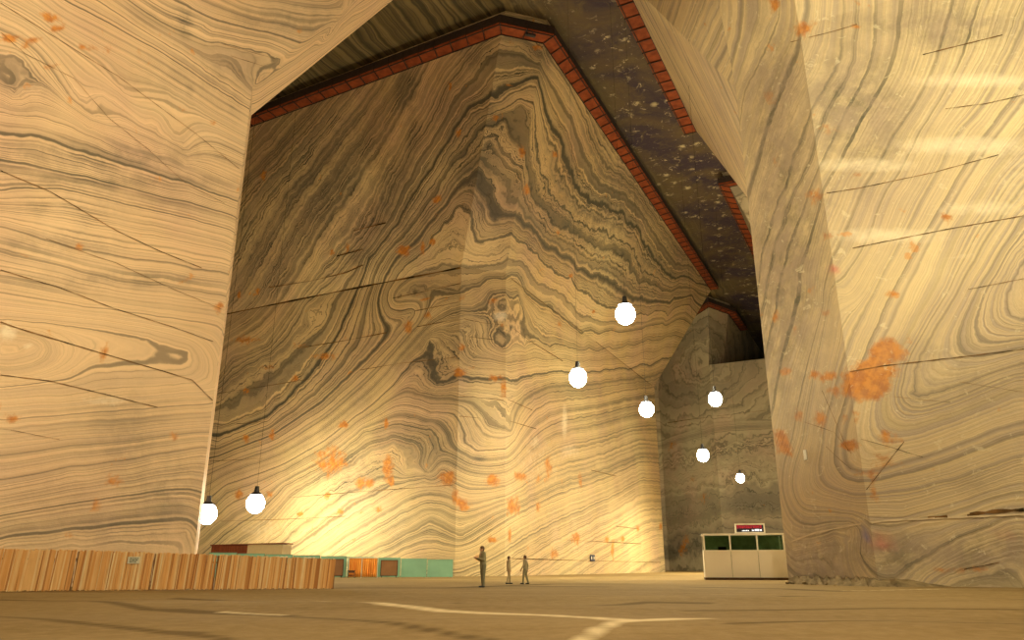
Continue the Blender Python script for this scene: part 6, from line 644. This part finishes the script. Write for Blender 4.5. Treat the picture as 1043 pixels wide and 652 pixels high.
# ------------------------------------------------------------------ cashier booth with the display on its roof
M_BOOTH = plain('cream_panel', (.86, .80, .66), .45, .3, .03, .5)
M_BOOTHE = plain('cream_frame', (.90, .86, .74), .4, .4, .02, .5)
def glass():
    s = NT('greenish_glass'); b = s.n('ShaderNodeBsdfPrincipled')
    b.inputs['Base Color'].default_value = (.55, .72, .58, 1); b.inputs['Roughness'].default_value = .05; b.inputs['Transmission Weight'].default_value = 1.
    b.inputs['IOR'].default_value = 1.1; s.L(b.outputs[0], s.out.inputs[0]); return s.m
def booth():
    x0, y0 = 13.6, 56.; W, D, H, sill = 5.5, 2.3, 2.9, 1.8
    RZ = -.2
    def at(x, y): return (x0+x*math.cos(RZ)-y*math.sin(RZ), y0+x*math.sin(RZ)+y*math.cos(RZ))
    root = empty('ticket_booth', (x0, y0, .0), RZ, 'cream ticket booth with three dark windows beside the right pillar', 'booth')
    bm = bmesh.new(); box(bm, (W/2, D/2, .08), (W+.1, D+.1, .16)); obj('base', bm, M_BRND, root)
    for k in range(3):
        xa, xb = W*k/3, W*(k+1)/3
        bm = bmesh.new(); box(bm, ((xa+xb)/2, 0, .16+sill/2), (xb-xa-.025, .05, sill), bev=.008); obj('wall_panel', bm, M_BOOTH, root)
    bm = bmesh.new()
    for xx in (0, W): box(bm, (xx, D/2, .16+sill/2), (.05, D, sill))
    box(bm, (W/2, D, .16+H/2), (W, .05, H)); obj('side_and_rear_walls', bm, M_BOOTH, root)
    bm = bmesh.new()
    for k in range(4): box(bm, (min(max(W*k/3, .05), W-.05), 0, .16+(H+sill)/2), (.11, .09, H-sill))
    for yy in (D,):
        for xx in (.04, W-.04): box(bm, (xx, yy-.05, .16+(H+sill)/2), (.08, .08, H-sill))
    box(bm, (W/2, -.01, .16+sill), (W+.06, .1, .07)); box(bm, (W/2, -.01, .16+H-.03), (W+.06, .1, .08))
    for xx in (.02, W-.02): box(bm, (xx, D/2, .16+sill), (.06, D, .07)); box(bm, (xx, D/2, .16+H-.03), (.06, D, .08))
    obj('frame', bm, M_BOOTHE, root)
    mg = glass()
    for k in range(3):
        bm = bmesh.new(); box(bm, (W*(k+.5)/3, 0, .16+(H+sill)/2), (W/3-.1, .012, H-sill-.1)); obj('window', bm, mg, root)
    for xx in (.02, W-.02):
        bm = bmesh.new(); box(bm, (xx, D/2, .16+(H+sill)/2), (.012, D-.2, H-sill-.1)); obj('window', bm, mg, root)
    bm = bmesh.new(); box(bm, (W/2, D/2, .16+H+.03), (W+.12, D+.12, .06)); obj('roof', bm, M_BOOTHE, root)
    m_gr = plain('green_lining', (.42, .50, .33), .8, .1)
    bm = bmesh.new(); box(bm, (W/2, D-.05, .16+H/2), (W-.1, .03, H-.1)); box(bm, (W/2, D/2, .2), (W-.1, D-.1, .04)); obj('lining', bm, m_gr, root)
    bm = bmesh.new(); box(bm, (W/2, .55, .16+sill-.35), (W-.2, .7, .05)); obj('counter', bm, M_BRND, root)
    # monitor on the counter
    r2 = empty('computer_monitor', (*at(1.3, .62), .16+sill-.32), RZ, 'dark computer monitor behind the left window of the booth', 'monitor')
    bm = bmesh.new(); box(bm, (0, 0, .42), (.58, .06, .36), bev=.015); obj('screen', bm, M_DARK, r2)
    bm = bmesh.new(); box(bm, (0, .04, .12), (.08, .05, .26)); box(bm, (0, .04, .012), (.28, .2, .024)); obj('stand', bm, M_DARK, r2)
    # display board
    r3 = empty('display_board', (*at(3.3, .35), .16+H+.075), RZ, 'dark display with red and white lettering on the booth roof', 'display')
    w, h = 2.05, .66
    bm = bmesh.new(); box(bm, (0, 0, h/2), (w-.1, .12, h-.08)); obj('panel', bm, plain('display_black', (.015, .01, .03), .3, .4, .0), r3)
    bm = bmesh.new()
    for zz in (.04, h-.04): box(bm, (0, -.02, zz), (w, .2, .09))
    for xx in (-w/2+.05, w/2-.05): box(bm, (xx, -.02, h/2), (.1, .19, h))
    obj('frame', bm, M_BOOTHE, r3)
    rnd = random.Random(4)
    # unreadable red dot-matrix line over a small white line
    bm = bmesh.new(); x = -.86
    pat = ((1,1,1,1,0,1,1,0,1,1,1,1,0,1,1), (1,0,1,1,1,1,0,1,1,0,1,1,0,1), (1,1,0,1,0,1,1,1,1,0,1,1,1), (1,0,1,1,1,1,1,0,1,1,0,1,1), (1,1,1,0,1,1,1,0,1,1,1), (1,0,1,1,0,1,1,1,0,1,1))
    for ch in range(11):
        pp = pat[ch % 6]
        for i in range(12):
            if pp[i % len(pp)]: box(bm, (x+(i % 3)*.04, -.065, .53-(i//3)*.055), (.03, .014, .04))
        x += .155
    obj('red_lettering', bm, emis('red_led', (.8, .03, .04), .9), r3)
    bm = bmesh.new()
    for x, w_, h_ in ((-.52, .06, .05), (-.42, .05, .07), (-.33, .07, .05), (-.22, .05, .08), (-.12, .06, .06), (.16, .05, .1), (.25, .05, .08), (.36, .06, .13), (.46, .07, .13), (.56, .07, .13), (.68, .05, .11), (.76, .05, .12)):
        box(bm, (x, -.066, .15+h_/2), (w_, .014, h_))
    obj('white_lettering', bm, emis('white_led', (1., .95, .85), 1.6), r3)
booth()
def plate(x, y, z, rz, w, h, mat, name, label, marks=None):
    root = empty(name, (x, y, z), rz, label, 'sign')
    bm = bmesh.new(); box(bm, (0, 0, 0), (w, .05, h), bev=.01); obj('plate', bm, mat, root)
    if marks:
        bm = bmesh.new()
        for (mx, mz, mw, mh) in marks: box(bm, (mx, -.03, mz), (mw, .02, mh))
        obj('marks', bm, M_WHITE, root)
# direction of the right flank of the central pillar
dm = np.array(M3)-np.array(M2); dm /= np.linalg.norm(dm)
u_ = (595.5-521.5)/770/.955
s_ = (u_*M2[1]-M2[0])/(dm[0]-u_*dm[1])
pw = np.array(M2)+dm*s_+np.array([dm[1], -dm[0]])*.12
plate(pw[0], pw[1], 1.95, math.atan2(dm[1], dm[0]), 1.7, .75, plain('navy_plate', (.03, .04, .09), .5, .3, .0), 'wall_plate', 'small navy blue plate with two white marks low on the yellow wall', ((-.42, 0, .26, .36), (.45, 0, .26, .36)))
dc = np.array(R2_)-np.array(R1_); dc /= np.linalg.norm(dc)
pc = np.array(R1_)+dc*3.9; nc = np.array([-dc[1], dc[0]]); nc = nc if nc@(-pc) > 0 else -nc
pc = pc+nc*.1
plate(pc[0], pc[1], 6.7, math.atan2(dc[1], dc[0])+math.pi, .22, .55, plain('white_plate', (.8, .78, .7), .5, .3, .0), 'white_plate', 'small upright white plate on the near side of the right pillar')
# ------------------------------------------------------------------ visitors
def ball(bm, c, r, s=(1, 1, 1), rot=None):
    M = Matrix.Translation(c) @ (rot or Matrix.Identity(4)) @ Matrix.Diagonal((*s, 1))
    bmesh.ops.create_uvsphere(bm, u_segments=14, v_segments=10, radius=r, matrix=M)
def limb(bm, pts):
    for k in range(len(pts)-1):
        (p, r), (q, t) = pts[k], pts[k+1]
        tube(bm, p, q, r, t, 14); ball(bm, p, r); ball(bm, q, t)
def fuse(name, bm, mat, parent, vox=.014, sm=4):
    o = obj(name, bm, mat, parent, True)
    m = o.modifiers.new('fuse', 'REMESH'); m.mode = 'VOXEL'; m.voxel_size = vox; m.use_smooth_shade = True
    m = o.modifiers.new('soft', 'SMOOTH'); m.factor = .5; m.iterations = sm
    return o
def person(loc, rz, H, label, top, legs, hair, step=.12, arms='hold', bow=.0):
    root = empty('person', loc, rz, label, 'person', None); k = H/1.72
    # the figure faces +x ; all points for a 1.72 m body
    def V(x, y, z): return (x*k, y*k, z*k)
    hips = {s: (0, s*.09, .90) for s in (-1, 1)}
    knee = {1: (step*.75, .10, .49), -1: (-step*.2, -.10, .49)}
    ank = {1: (step, .105, .09), -1: (-step*1.25, -.105, .10)}
    sh = {s: (bow*.5, s*.185, 1.42) for s in (-1, 1)}
    if arms == 'hold':
        el = {s: (.06+bow*.5, s*.24, 1.14) for s in (-1, 1)}; wr = {s: (.29+bow*.5, s*.09, 1.22) for s in (-1, 1)}
    else:
        el = {s: (-.03+s*.06, s*.25, 1.13) for s in (-1, 1)}; wr = {s: (.06+s*.12, s*.26, .88) for s in (-1, 1)}
    skin = bmesh.new()
    hc = (.03+bow, 0, 1.60)
    for s in (-1, 1):
        limb(skin, [(V(*hips[s]), .085*k), (V(*knee[s]), .055*k), (V(*ank[s]), .038*k)])
        limb(skin, [(V(*sh[s]), .052*k), (V(*el[s]), .04*k), (V(*wr[s]), .027*k)])
        e, w_ = Vector(el[s]), Vector(wr[s]); d = (w_-e).normalized()
        pal = w_+d*.045; side = Vector((0, s, 0)).cross(d).normalized(); ac = d.cross(side).normalized()
        limb(skin, [(V(*w_), .027*k), (V(*pal), .03*k), (V(*(pal+d*.03)), .03*k)])
        for f, (o_, ln) in enumerate(((-.027, .058), (-.009, .072), (.009, .067), (.026, .05))):
            b0 = pal+d*.035+side*o_; b1 = b0+d*ln*.5-ac*.006*s; b2 = b1+d*ln*.4-ac*.018*s
            limb(skin, [(V(*b0), .0095*k), (V(*b1), .0085*k), (V(*b2), .0075*k)])
        t0 = pal-d*.02-side*.028; t1 = t0-side*.022+d*.03; t2 = t1+d*.028
        limb(skin, [(V(*t0), .012*k), (V(*t1), .010*k), (V(*t2), .009*k)])
    limb(skin, [(V(0, 0, .95), .12*k), (V(bow*.2, 0, 1.15), .115*k), (V(bow*.5, 0, 1.36), .13*k)])
    limb(skin, [(V(bow*.5, 0, 1.40), .065*k), (V(bow*.8, 0, 1.50), .052*k), (V(*hc), .05*k)])
    ball(skin, V(*hc), .1*k, (.98, .78, 1.15)); ball(skin, V(hc[0]+.03, 0, hc[2]-.055), .068*k, (.95, .8, .85))
    ball(skin, V(hc[0]+.102, 0, hc[2]-.012), .015*k, (1.2, .8, 1.6)); ball(skin, V(hc[0]+.088, 0, hc[2]-.055), .02*k, (.7, 1.3, .55))
    for s in (-1, 1): ball(skin, V(hc[0]-.005, s*.08, hc[2]-.01), .024*k, (.8, .45, 1.3))
    fuse('body', skin, M_SKIN, root, .012*k, 2)
    eye = bmesh.new()
    for s in (-1, 1): ball(eye, V(hc[0]+.083, s*.032, hc[2]+.012), .011*k)
    obj('eyes', eye, M_DARK, root, True)
    h = bmesh.new(); ball(h, V(hc[0]-.018, 0, hc[2]+.022), .108*k, (1., .84, 1.08)); ball(h, V(hc[0]-.05, 0, hc[2]-.05), .07*k, (.7, 1., 1.)); fuse('hair', h, hair, root, .014*k, 2)
    j = bmesh.new()
    limb(j, [(V(0, .03, .86), .135*k), (V(bow*.2, .02, 1.1), .13*k), (V(bow*.5, .05, 1.36), .125*k)])
    limb(j, [(V(0, -.03, .86), .135*k), (V(bow*.2, -.02, 1.1), .13*k), (V(bow*.5, -.05, 1.36), .125*k)])
    limb(j, [(V(bow*.5, -.16, 1.42), .07*k), (V(bow*.5, .16, 1.42), .07*k)])
    limb(j, [(V(bow*.6, 0, 1.44), .075*k), (V(bow*.75, 0, 1.495), .064*k)])
    for s in (-1, 1):
        e, w_ = Vector(el[s]), Vector(wr[s]); limb(j, [(V(*sh[s]), .068*k), (V(*e), .055*k), (V(*(e+(w_-e)*.93)), .042*k)])
    fuse('jacket', j, top, root, .018*k)
    t = bmesh.new()
    for s in (-1, 1): limb(t, [(V(*hips[s]), .108*k), (V(*knee[s]), .074*k), (V(*(Vector(ank[s])+Vector((0, 0, .0)))), .06*k)])
    fuse('trousers', t, legs, root, .018*k)
    for s in (-1, 1):
        b = bmesh.new(); a = ank[s]; limb(b, [(V(a[0]-.03, a[1], .045), .045*k), (V(a[0]+.08, a[1]*1.08, .042), .04*k), (V(a[0]+.16, a[1]*1.12, .036), .034*k)])
        limb(b, [(V(a[0], a[1], .05), .045*k), (V(a[0], a[1], .1), .045*k)])
        for v in b.verts: v.co.z = max(v.co.z, .003)
        fuse('shoe', b, M_DARK, root, .012*k, 1)
    return root
M_SKIN = plain('skin', (.58, .34, .22), .6, .3, .02)
G1_ = plain('grey_green_cloth', (.30, .27, .16), .85, .1, .06); G2_ = plain('olive_grey_cloth', (.20, .19, .12), .85, .1, .06)
G3_ = plain('sand_grey_cloth', (.50, .41, .25), .85, .1, .05); G4_ = plain('drab_cloth', (.38, .32, .20), .85, .1, .05)
HR = plain('brown_hair', (.14, .08, .045), .7, .2, .1)
person((-1.26, 34.77, 0.02), math.radians(205), 1.72, 'nearest person, in grey-green clothes, standing with hands raised to the chest', G1_, G2_, HR, .03, 'hold', .04)
person((.71, 42.3, 0.0), math.radians(160), 1.45, 'person in drab clothes at the right of the three, before the yellow wall', G4_, G1_, HR, .12, 'walk')
person((-.18, 42.9, 0.0), math.radians(20), 1.42, 'pale sand-clad person between the two other visitors', G3_, G3_, HR, .14, 'walk')

# ------------------------------------------------------------------ camera, world, colour
cam = bpy.data.cameras.new('camera'); co = bpy.data.objects.new('camera', cam); COL.objects.link(co)
cam.sensor_width = 36.; cam.lens = 770./1043*36; cam.clip_end = 2000
co.location = (0, 0, .87); co.rotation_euler = (math.pi/2+math.atan(251.5/770), 0, 0)
S.camera = co
w = bpy.data.worlds.new('cave_dark'); w.use_nodes = True; S.world = w
w.node_tree.nodes['Background'].inputs[0].default_value = (.02, .015, .01, 1); w.node_tree.nodes['Background'].inputs[1].default_value = .1
S.view_settings.view_transform = 'Standard'; S.view_settings.look = 'None'
S.view_settings.exposure = EXPOSURE; S.view_settings.gamma = 1; S.view_settings.use_curve_mapping = False
S.cycles.max_bounces = 8; S.cycles.diffuse_bounces = 2; S.cycles.use_denoising = True; S.cycles.sample_clamp_indirect = 6
